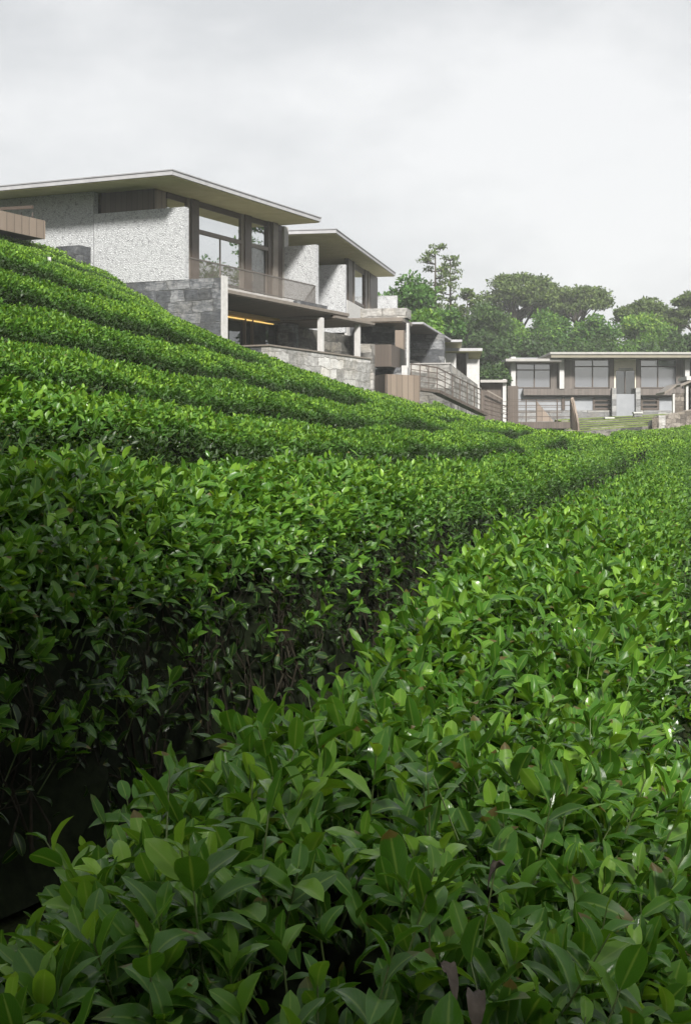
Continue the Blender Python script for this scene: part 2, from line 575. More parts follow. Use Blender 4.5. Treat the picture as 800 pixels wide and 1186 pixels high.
# ------------------------------------------------------------------ leaves
def leaf_template(nl, nw, width=.4, fold=.25, bend=.25, tip=.03, wav=0., seed=0):
    r = np.random.default_rng(seed)
    t = np.linspace(0, 1, nl + 1)
    tt = t ** 1.04
    w = np.clip(1 - np.abs(2 * tt - 1) ** 2.1, 0, 1) ** .66 * width / 2
    w[-1] = .006 if nl > 2 else .05
    w[0] = .02
    q = np.linspace(-1, 1, nw + 1)
    T, Qq = np.meshgrid(t, q, indexing='ij')
    W = w[:, None]
    X = Qq * W
    Z = fold * np.abs(X) - bend * T ** 2 * .8 + wav * np.abs(Qq) * np.sin(T * 14 + Qq * 2 + seed) * W
    Yv = T - bend * .35 * T ** 2
    V = np.stack([X, Yv, Z], -1).reshape(-1, 3)
    U = np.stack([Qq * .5 + .5, T], -1).reshape(-1, 2)
    i = np.arange((nl + 1) * (nw + 1)).reshape(nl + 1, nw + 1)
    Fq = np.stack([i[:-1, :-1], i[:-1, 1:], i[1:, 1:], i[1:, :-1]], -1).reshape(-1, 4)
    return V.astype(np.float32), U.astype(np.float32), Fq


LODS = {
    0: [leaf_template(9, 4, w, f, b, .02, .10, k) for k, (w, f, b) in enumerate(((.43, .3, .28), (.40, .45, .5), (.46, .22, .15), (.39, .55, .38), (.44, .35, .7), (.38, .3, -.08), (.34, .5, .95), (.42, .65, .2)))],
    1: [leaf_template(4, 2, w, f, b) for w, f, b in ((.42, .4, .25), (.38, .5, .5), (.46, .3, .1), (.40, .6, .35))],
    2: [leaf_template(2, 2, w, f, b) for w, f, b in ((.46, .4, .25), (.42, .5, .5), (.5, .3, .05))],
    3: [leaf_template(2, 1, w, f, b) for w, f, b in ((.5, .4, .3), (.55, .5, .0))],
}


def unit(v):
    return v / np.maximum(np.linalg.norm(v, axis=-1, keepdims=True), 1e-9)


def leaves(P, D, N, L, tint, lod, acc):
    if len(P) == 0: return
    D = unit(D); X = unit(np.cross(D, N)); N = np.cross(X, D)
    T = LODS[lod]
    var = rng.integers(0, len(T), len(P))
    for k, (V, U, Fq) in enumerate(T):
        m = var == k
        n = int(m.sum())
        if not n: continue
        W = P[m][:, None, :] + L[m][:, None, None] * (V[None, :, 0, None] * X[m][:, None] + V[None, :, 1, None] * D[m][:, None] + V[None, :, 2, None] * N[m][:, None])
        nv = len(V)
        acc['v'].append(W.reshape(-1, 3).astype(np.float32))
        acc['q'].append((Fq[None] + (acc['n'] + np.arange(n) * nv)[:, None, None]).reshape(-1, 4).astype(np.int32))
        acc['u'].append(np.tile(U, (n, 1)))
        acc['t'].append(np.repeat(tint[m], nv, 0).astype(np.float32))
        acc['n'] += n * nv


def new_acc():
    return {'v': [], 'q': [], 'u': [], 't': [], 'n': 0}


def acc_object(name, acc, mat, parent, smooth=True):
    if not acc['n']: return None
    me = np_mesh(name, np.concatenate(acc['v']), np.concatenate(acc['q']), smooth, np.concatenate(acc['u']), np.concatenate(acc['t']))
    return link_mesh(name, me, mat, parent)


# ------------------------------------------------------------------ tea rows
DS = .1
S = np.arange(-4, 130, DS)
B0, B1, PS1 = 40.0, 72.0, R(47)
k_ = np.clip((S - B0) / (B1 - B0), 0, 1)
PSI = TH + (PS1 - TH) * (k_ * k_ * (3 - 2 * k_))
bx = np.cumsum(np.sin(PSI)) * DS; by = np.cumsum(np.cos(PSI)) * DS
i0 = int(round(4 / DS))
bx -= bx[i0]; by -= by[i0]


def row_xy(u, s):
    x = np.interp(s, S, bx); y = np.interp(s, S, by); p = np.interp(s, S, PSI)
    return x - u * np.cos(p), y + u * np.sin(p), p


def wob(s, seed, amp, sc):
    r = np.random.default_rng(seed)
    o = 0
    for k in range(5):
        o = o + np.sin(s * sc * (1 + .73 * k) + r.uniform(0, 6.28)) / (1 + .6 * k)
    return amp * o * .5


HW = .66


def hedge_point(u0, s, phi, seed, shrink=1.0):
    if abs(u0 - .75) < .01:        # the nearest hedge is a little wider towards the valley where it starts
        lft = 1.34 + .16 * np.clip((s - 3.5) / 4, 0, 1)
        rgt = .04 - .26 * np.clip((7 - s) / 4, 0, 1)
        u0 = (lft + rgt) / 2
        wide = (lft - rgt) / 2 - HW
    else:
        wide = 0
    """point and outward normal on the clipped hedge's surface; phi 0 = valley foot, pi = hill foot"""
    c, sn = np.cos(phi), np.sin(phi)
    e = 2 / 2.8
    hw = HW + wide + wob(s, seed + 5, .07, 1.3)
    lat = -np.sign(c) * np.abs(c) ** e * hw * shrink
    prof = np.abs(sn) ** e
    x0, y0, p = row_xy(u0 + wob(s, seed, .05, .8), s)
    g0 = ground_z(x0, y0)
    X = x0 - lat * np.cos(p); Y = y0 + lat * np.sin(p)
    g1 = ground_z(X, Y)
    top = HT * shrink + wob(s, seed + 9, .06, 1.1) + wob(s * 1.0 + lat * 3, seed + 12, .05, 3.1)
    Z = g1 + (top + (g0 - g1) * .18) * prof
    # normal in the (lateral, up) plane of the superellipse
    nl = -np.sign(c) * np.abs(c) ** (2 - e) / HW
    nz = np.abs(sn) ** (2 - e) / HT
    nrm = unit(np.stack([-nl * np.cos(p), nl * np.sin(p), nz], -1))
    return np.stack([X, Y, Z], -1), nrm


def inside_house(P):
    m = np.zeros(len(P), bool)
    for fr, a0, a1, b0, b1 in footprints:
        la, lb = fr.local(P[:, 0], P[:, 1])
        m |= (la > a0) & (la < a1) & (lb > b0) & (lb < b1)
    return m


def visible(P, pad=1.6):
    x, y, z = P.T
    lim = np.abs(x) < .245 * y + pad
    low = z > -(y * (700 / F)) - .5
    return (y > .7) & lim & low


def leafy(phi, k):
    pr = np.sin(phi) ** (2 / 2.8)
    a, b = (.58, .9) if k < 2 else (.5, .85)
    return np.clip((pr - a) / (b - a), .22 if k < 2 else .12, 1)


def keep_row(P, k):
    """the rows high on the slope end at the deck and the lawn; only the lower ones sweep on to the right"""
    px = CX + F * P[:, 0] / np.maximum(P[:, 1], .5)
    end = {0: 9e9, 1: 9e9, 2: 9e9, 3: 640, 4: 592}.get(k, 560) if k >= 0 else 9e9
    far = np.where(P[:, 0] > 10, 82, 200)
    return ((px < end) | (P[:, 1] < 20) | (px > 708)) & (P[:, 1] < far)


def rand_tint(n, lo, hi, rough=.5):
    return np.stack([lo + (hi - lo) * rng.random(n), rng.random(n), np.full(n, rough)], -1)


def build_row(k, s0, s1, label):
    u0 = .75 + 2.0 * k
    seed = 100 + 17 * (k + 20)
    x, y, _ = row_xy(np.array([u0]), np.array([max(s0, 0)]))
    root = empty('tea_hedge', (float(x[0]), float(y[0]), gz(float(x[0]), float(y[0]))), label, 'tea hedge', 'clipped tea hedges in rows on the slope')
    # dark woody core
    ss = np.concatenate([np.arange(s0, min(s1, 30), .35), np.arange(max(s0, 30), s1, .8)])
    ph = np.linspace(0.02, math.pi - .02, 14)
    SS, PH = np.meshgrid(ss, ph, indexing='ij')
    Pc, Nc = hedge_point(u0, SS.ravel(), PH.ravel(), seed, .84)
    xm, ym, _ = row_xy(np.full(len(ss), u0), ss)
    bad = np.repeat(inside_house(np.stack([xm, ym, ym], -1)), len(ph)) | np.repeat(~keep_row(np.stack([xm, ym, ym], -1), k), len(ph))
    Pc = Pc + Nc * (rng.random(len(Pc))[:, None] - .6) * .22
    Pc[:, 2] -= .02
    i = np.arange(len(Pc)).reshape(len(ss), len(ph))
    q = np.stack([i[:-1, :-1], i[:-1, 1:], i[1:, 1:], i[1:, :-1]], -1).reshape(-1, 4)
    q = q[~bad[q].any(1)]
    used = np.unique(q); remap = np.zeros(len(Pc), int); remap[used] = np.arange(len(used))
    Pc, q = Pc[used], remap[q]
    link_mesh('branches', np_mesh('branches', Pc, q, False), M['twig'], root)
    acc = new_acc()
    stems = MB()
    # shells of distance: (from, to, lod, leaves per m2 of hedge surface, leaf length, shoots per m2)
    zones = [(-2, 6.5, 0, 950, .072, 200), (6.5, 12, 1, 1500, .074, 180), (12, 24, 2, 1700, .062, 150), (24, 45, 3, 1500, .062, 90), (45, 140, 3, 800, .085, 40)]
    per = 2.7   # surface metres across the hedge
    for z0, z1, lod, dens, L, shoots in zones:
        # sample generously along the row, keep what falls in this shell of distance from the camera
        n = int((s1 - s0) * per * dens)
        s = s0 + (s1 - s0) * rng.random(n)
        xa, ya, _ = row_xy(np.full(n, u0), s)
        dist = np.hypot(xa, ya)
        jit = dist + rng.normal(0, .5, n)
        m = (jit >= z0) & (jit < z1) & (np.abs(xa) < .25 * ya + 4)
        s = s[m]; n = len(s)
        if not n: continue
        phi = math.pi * (.03 + .94 * rng.random(n))
        P, N = hedge_point(u0, s, phi, seed)
        depth = rng.random(n) ** 1.4
        P = P - N * (depth * .17 - .015)[:, None]
        ok = visible(P) & ~inside_house(P) & keep_row(P, k)
        ok &= rng.random(n) < leafy(phi, k)   # plucked hedges are leafy on top and bare low down
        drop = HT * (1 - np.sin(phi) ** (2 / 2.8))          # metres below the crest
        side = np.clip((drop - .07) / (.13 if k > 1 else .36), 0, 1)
        P, N, depth, side = P[ok], N[ok], depth[ok], side[ok]
        n = len(P)
        if not n: continue
        rd = unit(rng.normal(size=(n, 3)))
        up = np.array([0, 0, 1.])
        D = unit(N * .55 + rd * .75 + up * .35)
        Nf = unit(N * .6 + up * .7 + unit(rng.normal(size=(n, 3))) * .75)
        side = side * np.where((P[:, 0] > 7) & (P[:, 1] > 42), .3, 1)    # paler tint on far right flanks, standing in for the hazy glow there
        # pale flush above, mature leaves on flanks and inside, tint darkened for row shade
        wax = (.0, .3, .7, 1, 1)[[z[0] for z in zones].index(z0)]   # gloss of single leaves averages out where many share a pixel
        tn = rand_tint(n, .02, .42, wax)
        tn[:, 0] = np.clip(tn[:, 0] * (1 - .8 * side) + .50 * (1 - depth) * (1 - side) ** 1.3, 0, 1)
        patch = wob(s[ok], seed + 3, .09, .55) + wob(s[ok], seed + 4, .06, 2.3) + (.30 if z0 >= 45 else .05 if z0 >= 24 else 0)  # bush to bush variation, plus haze glow tinted into the far rows
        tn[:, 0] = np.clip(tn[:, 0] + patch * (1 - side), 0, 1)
        if lod == 0: tn[:, 0] *= .6
        Ls = L * (.45 + .85 * rng.random(n))
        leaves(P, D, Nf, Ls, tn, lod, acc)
        if shoots:
            ns = int((s1 - s0) * per * shoots)
            s = s0 + (s1 - s0) * rng.random(ns)
            xa, ya, _ = row_xy(np.full(ns, u0), s)
            jit = np.hypot(xa, ya) + rng.normal(0, .4, ns)
            m = (jit >= z0) & (jit < z1) & (np.abs(xa) < .25 * ya + 4)
            s = s[m]; ns = len(s)
            if not ns: continue
            phi = math.pi * (.08 + .84 * rng.random(ns))
            P, N = hedge_point(u0, s, phi, seed)
            ok = visible(P) & ~inside_house(P) & keep_row(P, k) & (rng.random(ns) < (leafy(phi, k) - .1 if k < 2 else np.clip((np.sin(phi) - .84) / .08, 0, 1)))
            P, N = P[ok], N[ok]; ns = len(P)
            if not ns: continue
            sd = unit(N * .35 + up * .8 + rng.normal(size=(ns, 3)) * .3)
            SL = .07 + .10 * rng.random(ns) + .14 * (rng.random(ns) > .9) * (k < 2)
            if k > 0: SL = SL * .75
            base = P - N * .07
            e1 = unit(np.cross(sd, np.array([.3, .9, .1]))); e2 = np.cross(sd, e1)
            a0 = rng.random(ns) * 6.28
            nlv = 6 if lod < 2 else 4
            for j in range(nlv):
                t = (j + .6) / nlv
                a = a0 + j * 2.4 + rng.normal(0, .25, ns)
                rad = e1 * np.cos(a)[:, None] + e2 * np.sin(a)[:, None]
                eps = np.clip(1.22 - .95 * t + rng.normal(0, .25, ns), .08, 1.6)
                D = sd * np.cos(eps)[:, None] + rad * np.sin(eps)[:, None]
                Nf = sd * np.sin(eps)[:, None] - rad * np.cos(eps)[:, None]
                Nf = Nf + rng.normal(size=(ns, 3)) * .22
                size = L * (1.1 - .5 * t ** 2 + .45 * rng.random(ns)) * (.85 + .35 * np.sin(math.pi * t))
                tn = rand_tint(ns, .25, .6, wax)
                tn[:, 0] = np.clip((tn[:, 0] + .42 * t * rng.random(ns)) * (.95 if lod == 0 else 1), 0, 1)
                leaves(base + sd * (SL * (.35 + .65 * t))[:, None], D, Nf, size, tn, lod, acc)
            if lod == 0:
                for p, d_, sl in zip(base, sd, SL):
                    stems.tube([p - d_ * .08, p + d_ * sl * .5, p + d_ * sl], [.0026, .002, .0012], 4, False)
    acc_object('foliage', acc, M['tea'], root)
    if k in (0, 1):                # bare woody stems under the plucking table, seen in the dark gap
        sm = MB()
        rr = random.Random(seed)
        for i in range(190):
            s_ = rr.uniform(1, 13)
            ph0 = rr.uniform(.05, .15)
            ph1 = rr.uniform(.4, 1.0)
            if k == 0: ph0, ph1 = math.pi - ph0, math.pi - ph1
            s2 = s_ + rr.gauss(0, .28)
            (pa, pb), _n = hedge_point(u0, np.array([s_, s2]), np.array([ph0, ph1]), seed, rr.uniform(.86, .95))
            w_ = lambda a: np.array([rr.uniform(-a, a), rr.uniform(-a, a), rr.uniform(-a, a)])
            p1, p2 = pa * .68 + pb * .32 + w_(.07), pa * .34 + pb * .66 + w_(.09)
            r0 = rr.uniform(.003, .008)
            sm.tube([pa, p1, p2, pb], [r0, r0 * .8, r0 * .55, r0 * .25], 5, False)
            for q in range(2):
                sm.tube([p1 * .5 + p2 * .5, p2 + w_(.12), pb + w_(.2)], [r0 * .45, r0 * .35, r0 * .15], 4, False)
        sm.build('woody_stems', M['wood'], root, True)
    if stems.v: stems.build('stems', M['stem'], root, True)
    return root


NAMES = {
    0: 'broad tea hedge below the viewer, its large glossy leaves filling the lower right',
    1: 'tea hedge just across the dark gap from the nearest one, its valley side deeply shaded',
    -1: 'tea hedge cut by the right edge, on the valley side of the nearest hedge',
}
ORD = ['second', 'third', 'fourth', 'fifth', 'sixth', 'seventh', 'eighth', 'ninth', 'tenth', 'eleventh', 'twelfth', 'thirteenth', 'fourteenth', 'fifteenth', 'sixteenth', 'seventeenth']
for k in range(0, 16):
    lab = NAMES.get(k) or '%s tea hedge up the slope, counted from the dark gap beside the nearest hedge' % ORD[k - 2]
    build_row(k, -2 if k < 4 else 2, 100 if k < 6 else 92 if k < 9 else 78, lab)
for k in range(-1, -6, -1):
    lab = NAMES.get(k) or '%s tea hedge down the valley side, bending away at the right edge' % ORD[-k - 2]
    build_row(k, -2, 96, lab)

# ------------------------------------------------------------------ houses
def quadbars(fr, B, a0, a1, z0, z1, w, d):
    return fr.box(MB(), a0, a1, B - d, B, z0, z1)


def fbox(fr, a0, a1, b0, b1, z0, z1, name, mat, parent, bevel=0):
    return fr.box(MB(), a0, a1, b0, b1, z0, z1).build(name, mat, parent, bevel=bevel)


def rail_bars(fr, a0, a1, B, z0, z1, step=.09, w=.014, posts=None):
    """an upright bar balustrade along a"""
    m = MB()
    fr.box(m, a0, a1, B - .03, B + .03, z1 - .05, z1)
    fr.box(m, a0, a1, B - .02, B + .02, z0, z0 + .05)
    n = int((a1 - a0) / step)
    for i in range(n + 1):
        a = a0 + (a1 - a0) * i / n
        ww = w
        fr.box(m, a - ww / 2, a + ww / 2, B - .011, B + .011, z0 + .05, z1 - .05)
    return m


def villa_one():
    h = H1
    o = (*h.xy(6, 4), 3.5)
    root = empty('hillside_villa', o, 'nearest villa with white rough walls under a broad flat roof at upper left', 'villa', 'villas along the tea slope')
    zs = 10.92                                  # underside of the roof
    fl = 6.98                                   # upper floor
    Bg = 1.8                                    # glazing line
    AE = h.A(372, -.35)
    # roof
    rm = h.box(MB(), -1.5, AE, -.33, 26, zs + .03, zs + .20)
    roof = rm.build('roof', M['fascia'], root)
    fbox(h, -1.44, AE - .06, -.27, 25.9, zs - .02, zs + .028, 'soffit', M['soffit'], roof)
    fbox(h, -1.53, AE + .03, -.36, 26.05, zs + .203, zs + .25, 'roof_edge', M['roof_top'], roof)
    # rough front wall and the lower wing wall standing proud of it
    fbox(h, .05, .40, 4.53, 26, 4, zs - .03, 'front_wall', M['roughcast'], root)
    fbox(h, 0, .31, 0, 4.47, fl - .04, 9.92, 'wing_wall', M['roughcast'], root)
    fbox(h, 12.05, 12.36, 0.0, 1.74, fl - .04, h.z(283, 12.1, 0), 'wing_wall', M['roughcast'], root)
    # timber clad corner
    a2 = h.A(193, Bg)
    fbox(h, .55, a2 - .02, Bg + .02, 4.50, fl, zs - .03, 'timber_cladding', M['timber'], root)
    fbox(h, .58, a2 - .05, Bg, Bg + .017, 9.6, zs - .03, 'timber_cladding', M['timber_pale'], root)
    # upper room behind the glass
    rm = MB()
    h.box(rm, a2, 12.3, 6.2, 6.4, fl, zs - .03)
    h.box(rm, 12.1, 12.3, Bg + .1, 6.2, fl, zs - .03)
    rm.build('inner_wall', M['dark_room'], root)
    fbox(h, .45, 12.05, .03, 6.2, fl - .25, fl - .01, 'floor_slab', M['concrete'], root)
    # columns
    cols = [(h.A(219.5, Bg), h.A(228, Bg)), (h.A(281.5, Bg), h.A(289, Bg)), (h.A(308.5, Bg), h.A(318, Bg))]
    for a0, a1 in cols:
        m = MB(); h.box(m, a0, a1, Bg - .12, Bg + .14, fl, zs - .03)
        m.build('column', M['bronze'], root)
    for a0, a1 in cols[:2]:
        fbox(h, a0 - .28, a0 - .004, Bg - .06, Bg + .1, fl, zs - .03, 'column', M['bronze_pale'], root)
    fbox(h, h.A(312.5, Bg), h.A(318, Bg) - .01, Bg - .2, Bg - .125, fl, zs - .03, 'column', M['bronze_pale'], root)
    # timber end panel and pale end post
    aP0, aP1 = h.A(318, Bg) + .01, h.A(327, Bg)
    fbox(h, aP0, aP1, Bg, Bg + .1, fl, zs - .03, 'timber_panel', M['timber'], root)
    fbox(h, aP1 + .005, aP1 + .45, Bg - .1, Bg + .2, fl, zs - .03, 'end_post', M['concrete'], root)
    fbox(h, a2, aP1, Bg - .03, Bg + .1, zs - .28, zs - .035, 'head_beam', M['bronze'], root)
    # windows
    tz = h.z(270.5, h.A(240, Bg), Bg)
    bays = [(a2 + .05, cols[0][0] - .29), (cols[0][1], cols[1][0] - .29), (cols[1][1], cols[2][0])]
    for i, (a0, a1) in enumerate(bays):
        m = MB()
        h.box(m, a0, a1, Bg - .10, Bg + .06, tz - .08, tz + .08)
        h.box(m, a0, a1, Bg - .02, Bg + .06, fl, fl + .08)
        h.box(m, a0, a0 + .05, Bg - .02, Bg + .06, fl + .081, tz - .081)
        h.box(m, a1 - .05, a1, Bg - .02, Bg + .06, fl + .081, tz - .081)
        if i == 1:
            am = h.A(255, Bg)
            h.box(m, am - .03, am + .03, Bg - .02, Bg + .05, fl + .08, tz - .08)
        fr = m.build('window', M['bronze_pale'], root)
        fbox(h, a0, a1, Bg + .01, Bg + .03, tz + .08, zs - .285, 'pane', M['glass'], fr)
        fbox(h, a0, a1, Bg + .01, Bg + .03, fl + .08, tz - .08, 'pane', M['glass'] if i < 2 else M['glass_dark'], fr)
    dr = fbox(h, bays[2][0] + .1, bays[2][0] + .95, Bg - .015, Bg + .008, fl + .05, tz - .1, 'glass_door', M['glass_dark'], root)
    fbox(h, bays[2][0] + .16, bays[2][0] + .2, Bg - .06, Bg - .017, fl + .9, fl + 1.3, 'handle', M['bronze_pale'], dr)
    # balcony and balustrade
    zr = h.z(297, h.A(219, 0), 0)
    rail_bars(h, .33, 12.03, .03, fl + .02, zr).build('balustrade', M['rail'], root)
    # deck that shades the storey below
    cb = -1.72
    fbox(h, .47, 12.2, cb, 3.7, 6.36, 6.50, 'canopy', M['bronze_pale'], root)
    fbox(h, .49, 12.15, cb + .05, 3.68, 6.30, 6.357, 'canopy_boards', M['soffit_dark'], root)
    fbox(h, 10.6, h.A(433, cb), cb - .05, 3.8, 6.16, 6.27, 'canopy', M['bronze_pale'], root)
    fbox(h, 10.65, h.A(433, cb) - .05, cb, 3.78, 6.10, 6.157, 'canopy_boards', M['soffit_dark'], root)
    fbox(h, .5, 12.3, .02, .3, 6.52, fl - .26, 'stone_upstand', M['stone'], root)
    fbox(h, 9.6, 12.6, -.35, -.05, 6.52, 6.95, 'stone_upstand', M['stone'], root)
    # great stone wall at the front, dressed end
    fbox(h, .02, .40, cb + .02, 14, 2.0, 6.94, 'stone_wall', M['stone'], root)
    fbox(h, .0, .47, cb - .03, cb + .018, 2.0, 7.02, 'wall_end', M['white_stone'], root)
    # lower storey
    g0, g1 = h.A(240, 2.2), h.A(320, 2.2)
    fbox(h, g0, g1, 2.2, 2.35, 3.2, 6.29, 'dark_glazing', M['glass_dark'], root)
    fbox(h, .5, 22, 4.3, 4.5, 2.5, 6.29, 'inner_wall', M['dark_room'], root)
    fbox(h, g0, g1 - .3, 1.2, 2.15, 6.14, 6.22, 'ceiling', M['warm_ceiling'], root)
    for px in (283, 291.5):
        a = h.A(px, 2.1)
        fbox(h, a, a + .12, 2.06, 2.19, 3.4, 6.13, 'mullion', M['soffit_dark'], root)
    fbox(h, g0 + .1, g1 - .5, 2.08, 2.14, 6.06, 6.11, 'cove_lamp', M['lamp'], root)
    p0, p1 = h.A(322, 1.7), h.A(335, .9)
    fbox(h, p0, max(p1, p0 + .6), .9, 1.7, 3.0, 6.08, 'stone_pier', M['stone'], root)
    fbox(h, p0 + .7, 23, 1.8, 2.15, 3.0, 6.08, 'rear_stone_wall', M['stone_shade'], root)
    for px in (370, 412.5):
        a = h.A(px, cb + .3)
        fbox(h, a - .12, a + .12, cb + .12, cb + .36, 3.4, 6.09, 'pillar', M['white_stone'], root, .01)
    # terrace
    a0 = h.A(312, cb); zt = h.z(400.5, a0, cb); a1 = h.A(429, cb)
    fbox(h, a0, a1, cb, cb + .4, 1.0, zt, 'terrace_wall', M['stone_pale'], root)
    fbox(h, a0, a0 + .4, cb + .41, 3.2, 1.0, zt - .004, 'terrace_wall', M['stone'], root)
    fbox(h, a1 - .4, a1 - .004, cb + .41, 1.4, 1.0, zt - .004, 'terrace_wall', M['stone_pale'], root)
    m = MB()
    h.box(m, a0 - .06, a1 + .03, cb - .05, cb + .45, zt + .002, zt + .07)
    h.box(m, a0 - .06, a0 + .45, cb + .452, 3.2, zt + .002, zt + .07)
    m.build('coping', M['bronze_pale'], root)
    fbox(h, a0 + .41, a1 - .41, cb + .41, 3.2, 3.2, 3.4, 'terrace_floor', M['concrete'], root)
    return root


villa_one()


def villa_two():
    h = H2
    root = empty('hillside_villa', (*h.xy(6, 3), 3.5), 'second villa, its roof jutting behind the end of the nearest villa', 'villa', 'villas along the tea slope')
    zs = 10.9
    A0, A1 = -3.9, 14.9
    bE = h.local(*at(389, 271, 74.1).xy)[1]
    rm = h.box(MB(), A0, A1, bE, 12, zs + .03, zs + .2)
    roof = rm.build('roof', M['fascia'], root)
    fbox(h, A0 + .06, A1 - .06, bE + .06, 11.9, zs - .02, zs + .028, 'soffit', M['soffit'], roof)
    fbox(h, A0 - .03, A1 + .03, bE - .03, 12, zs + .203, zs + .25, 'roof_edge', M['roof_top'], roof)
    fl = 7.0
    fbox(h, 0, .32, 0, 4.4, 6.2, h.z(306, 0, 0), 'wing_wall', M['roughcast'], root)
    Bg = 1.0
    # glazing along the valley side
    xs = [(400, 407), (412, 414.5), (421, 424.5), (428, 431)]
    for i, (p, q) in enumerate([(401.5, 406.5), (421.0, 424.0), (427.0, 435.5)]):
        a0, a1 = h.A(p, Bg), h.A(q, Bg)
        fbox(h, a0, a1, Bg - .1, Bg + .12, fl - .4, zs - .03, 'column', M['bronze'], root)
    fbox(h, h.A(407, Bg), h.A(408.2, Bg), Bg - .14, Bg + .05, fl, zs - .03, 'column', M['bronze_pale'], root)
    fbox(h, h.A(424.1, Bg), h.A(425.2, Bg), Bg - .16, Bg + .05, fl, zs - .03, 'column', M['bronze_pale'], root)
    aw0, aw1 = h.A(408.3, Bg), h.A(421, Bg)
    m = MB(); h.box(m, aw0, aw1, Bg - .04, Bg + .06, fl + 1.55, fl + 1.7); h.box(m, aw0, aw1, Bg - .04, Bg + .06, zs - .35, zs - .03); h.box(m, aw0, aw0 + .06, Bg - .04, Bg + .06, fl + 1.701, zs - .351); h.box(m, aw1 - .06, aw1, Bg - .04, Bg + .06, fl + 1.701, zs - .351)
    fr = m.build('window', M['bronze'], root)
    fbox(h, aw0, aw1, Bg, Bg + .02, fl + 1.7, zs - .36, 'pane', M['glass'], fr)
    fbox(h, aw0, aw1, Bg, Bg + .02, fl - .3, fl + 1.54, 'pane', M['glass_dark'], fr)
    fbox(h, h.A(425.3, Bg), h.A(427, Bg), Bg, Bg + .06, fl, zs - .4, 'pane', M['glass_dark'], fr)
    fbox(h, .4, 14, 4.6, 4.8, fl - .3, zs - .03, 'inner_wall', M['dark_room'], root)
    fbox(h, .4, 14.3, .9, 4.5, fl - .35, fl - .2, 'floor_slab', M['concrete'], root)
    fbox(h, 12.8, 13.1, 1.3, 4.5, fl - .2, zs - .04, 'end_wall', M['timber'], root)
    # low pale stair wall sloping behind the parapet
    aS0, aS1 = h.A(402, .2), h.A(423, .2)
    m = MB()
    z0 = h.z(347, aS0, .2); z1 = h.z(358, aS1, .2)
    m.hexa([h.w(aS0, .35, 5.8), h.w(aS0, .2, 5.8), h.w(aS1, .2, 5.8), h.w(aS1, .35, 5.8), h.w(aS0, .35, z0), h.w(aS0, .2, z0), h.w(aS1, .2, z1), h.w(aS1, .35, z1)])
    m.build('balcony_wall', M['white_stone'], root)
    # rough end wall
    a = 13.2
    fbox(h, a, a + .3, h.B(459.5, a), h.B(437, a), 6, h.z(342, a, h.B(459, a)), 'wing_wall', M['roughcast'], root)
    # stone parapet with canopy, recess and planter box below it
    b0 = h.B(472, -.2); b1 = h.B(418.5, -.2)
    fbox(h, -.5, -.1, b0, b1, 6.9, h.z(357, -.2, b0), 'stone_parapet', M['stone_mid'], root)
    fbox(h, -.096, 1.0, b0, b0 + .4, 6.9, h.z(357, -.2, b0), 'stone_parapet', M['stone_mid'], root)
    return root


villa_two()


def villa_three():
    """the annex below the second villa: canopy, cladded recess, hanging planter; then the long pale wall"""
    h = H2
    root = empty('garden_annex', (*h.xy(-1, -1), 3.2), 'low annex with brown canopy and boxed balcony below the second villa roof', 'annex')
    A = -1.2
    zc = h.z(372, A, h.B(450, A))
    bR, bL = h.B(466, A), h.B(405, A)
    aR = h.A(477, bR)
    m = h.box(MB(), A, aR, bR, bL, zc, zc + .20)
    m.build('canopy', M['bronze_pale'], root)
    fbox(h, A + .05, aR - .05, bR + .05, bL, zc - .06, zc - .004, 'canopy_boards', M['soffit_dark'], root)
    fbox(h, 1.0, 1.4, h.B(456, 1.0), h.B(405, 1.0), 3, zc - .07, 'stone_wall', M['stone'], root)
    a = 3.6
    fbox(h, a, a + 1.4, h.B(467.5, a), h.B(453.5, a), 3.2, zc - .07, 'cladding', M['timber_pale'], root)
    a = -.4
    fbox(h, a - .5, a - .1, h.B(472.6, a - .5), h.B(470.6, a - .5), 3.6, zc - .07, 'pillar', M['white_stone'], root)
    fbox(h, a + .6, a + 1.3, h.B(470.3, a), h.B(467.2, a), 2.6, zc - .08, 'stone_pier', M['stone'], root)
    # boxed balcony
    a = -2.6
    zt, zb = h.z(399.5, a, 0), h.z(425, a, 0)
    b_0, b_1 = h.B(453.2, a), h.B(432.5, a)
    a_e = min(h.A(470, b_0), 3.5)
    m = MB()
    h.box(m, a, a + .08, b_0, b_1, zb, zt)
    h.box(m, a + .081, a_e, b_0, b_0 + .08, zb, zt)
    m.build('balcony_box', M['timber'], root)
    fbox(h, a + .09, a_e - .02, b_0 + .09, b_1, zb, zb + .12, 'balcony_floor', M['soffit_dark'], root)
    # stone post beside the terrace end
    a = -3.2
    fbox(h, a, a + .5, h.B(432, a), h.B(416.5, a), 2.8, h.z(398.5, a, 0), 'stone_post', M['stone_mid'], root)
    # base under the balcony
    a = -1.2
    fbox(h, a, a + .5, h.B(471.5, a), h.B(431, a), 2, h.z(426, a, 0), 'base_wall', M['stone'], root)
    fbox(h, a - .04, a - .004, h.B(471.8, a), h.B(465.0, a), 2, h.z(424, a, 0), 'wall_end', M['white_stone'], root)
    return root


villa_three()

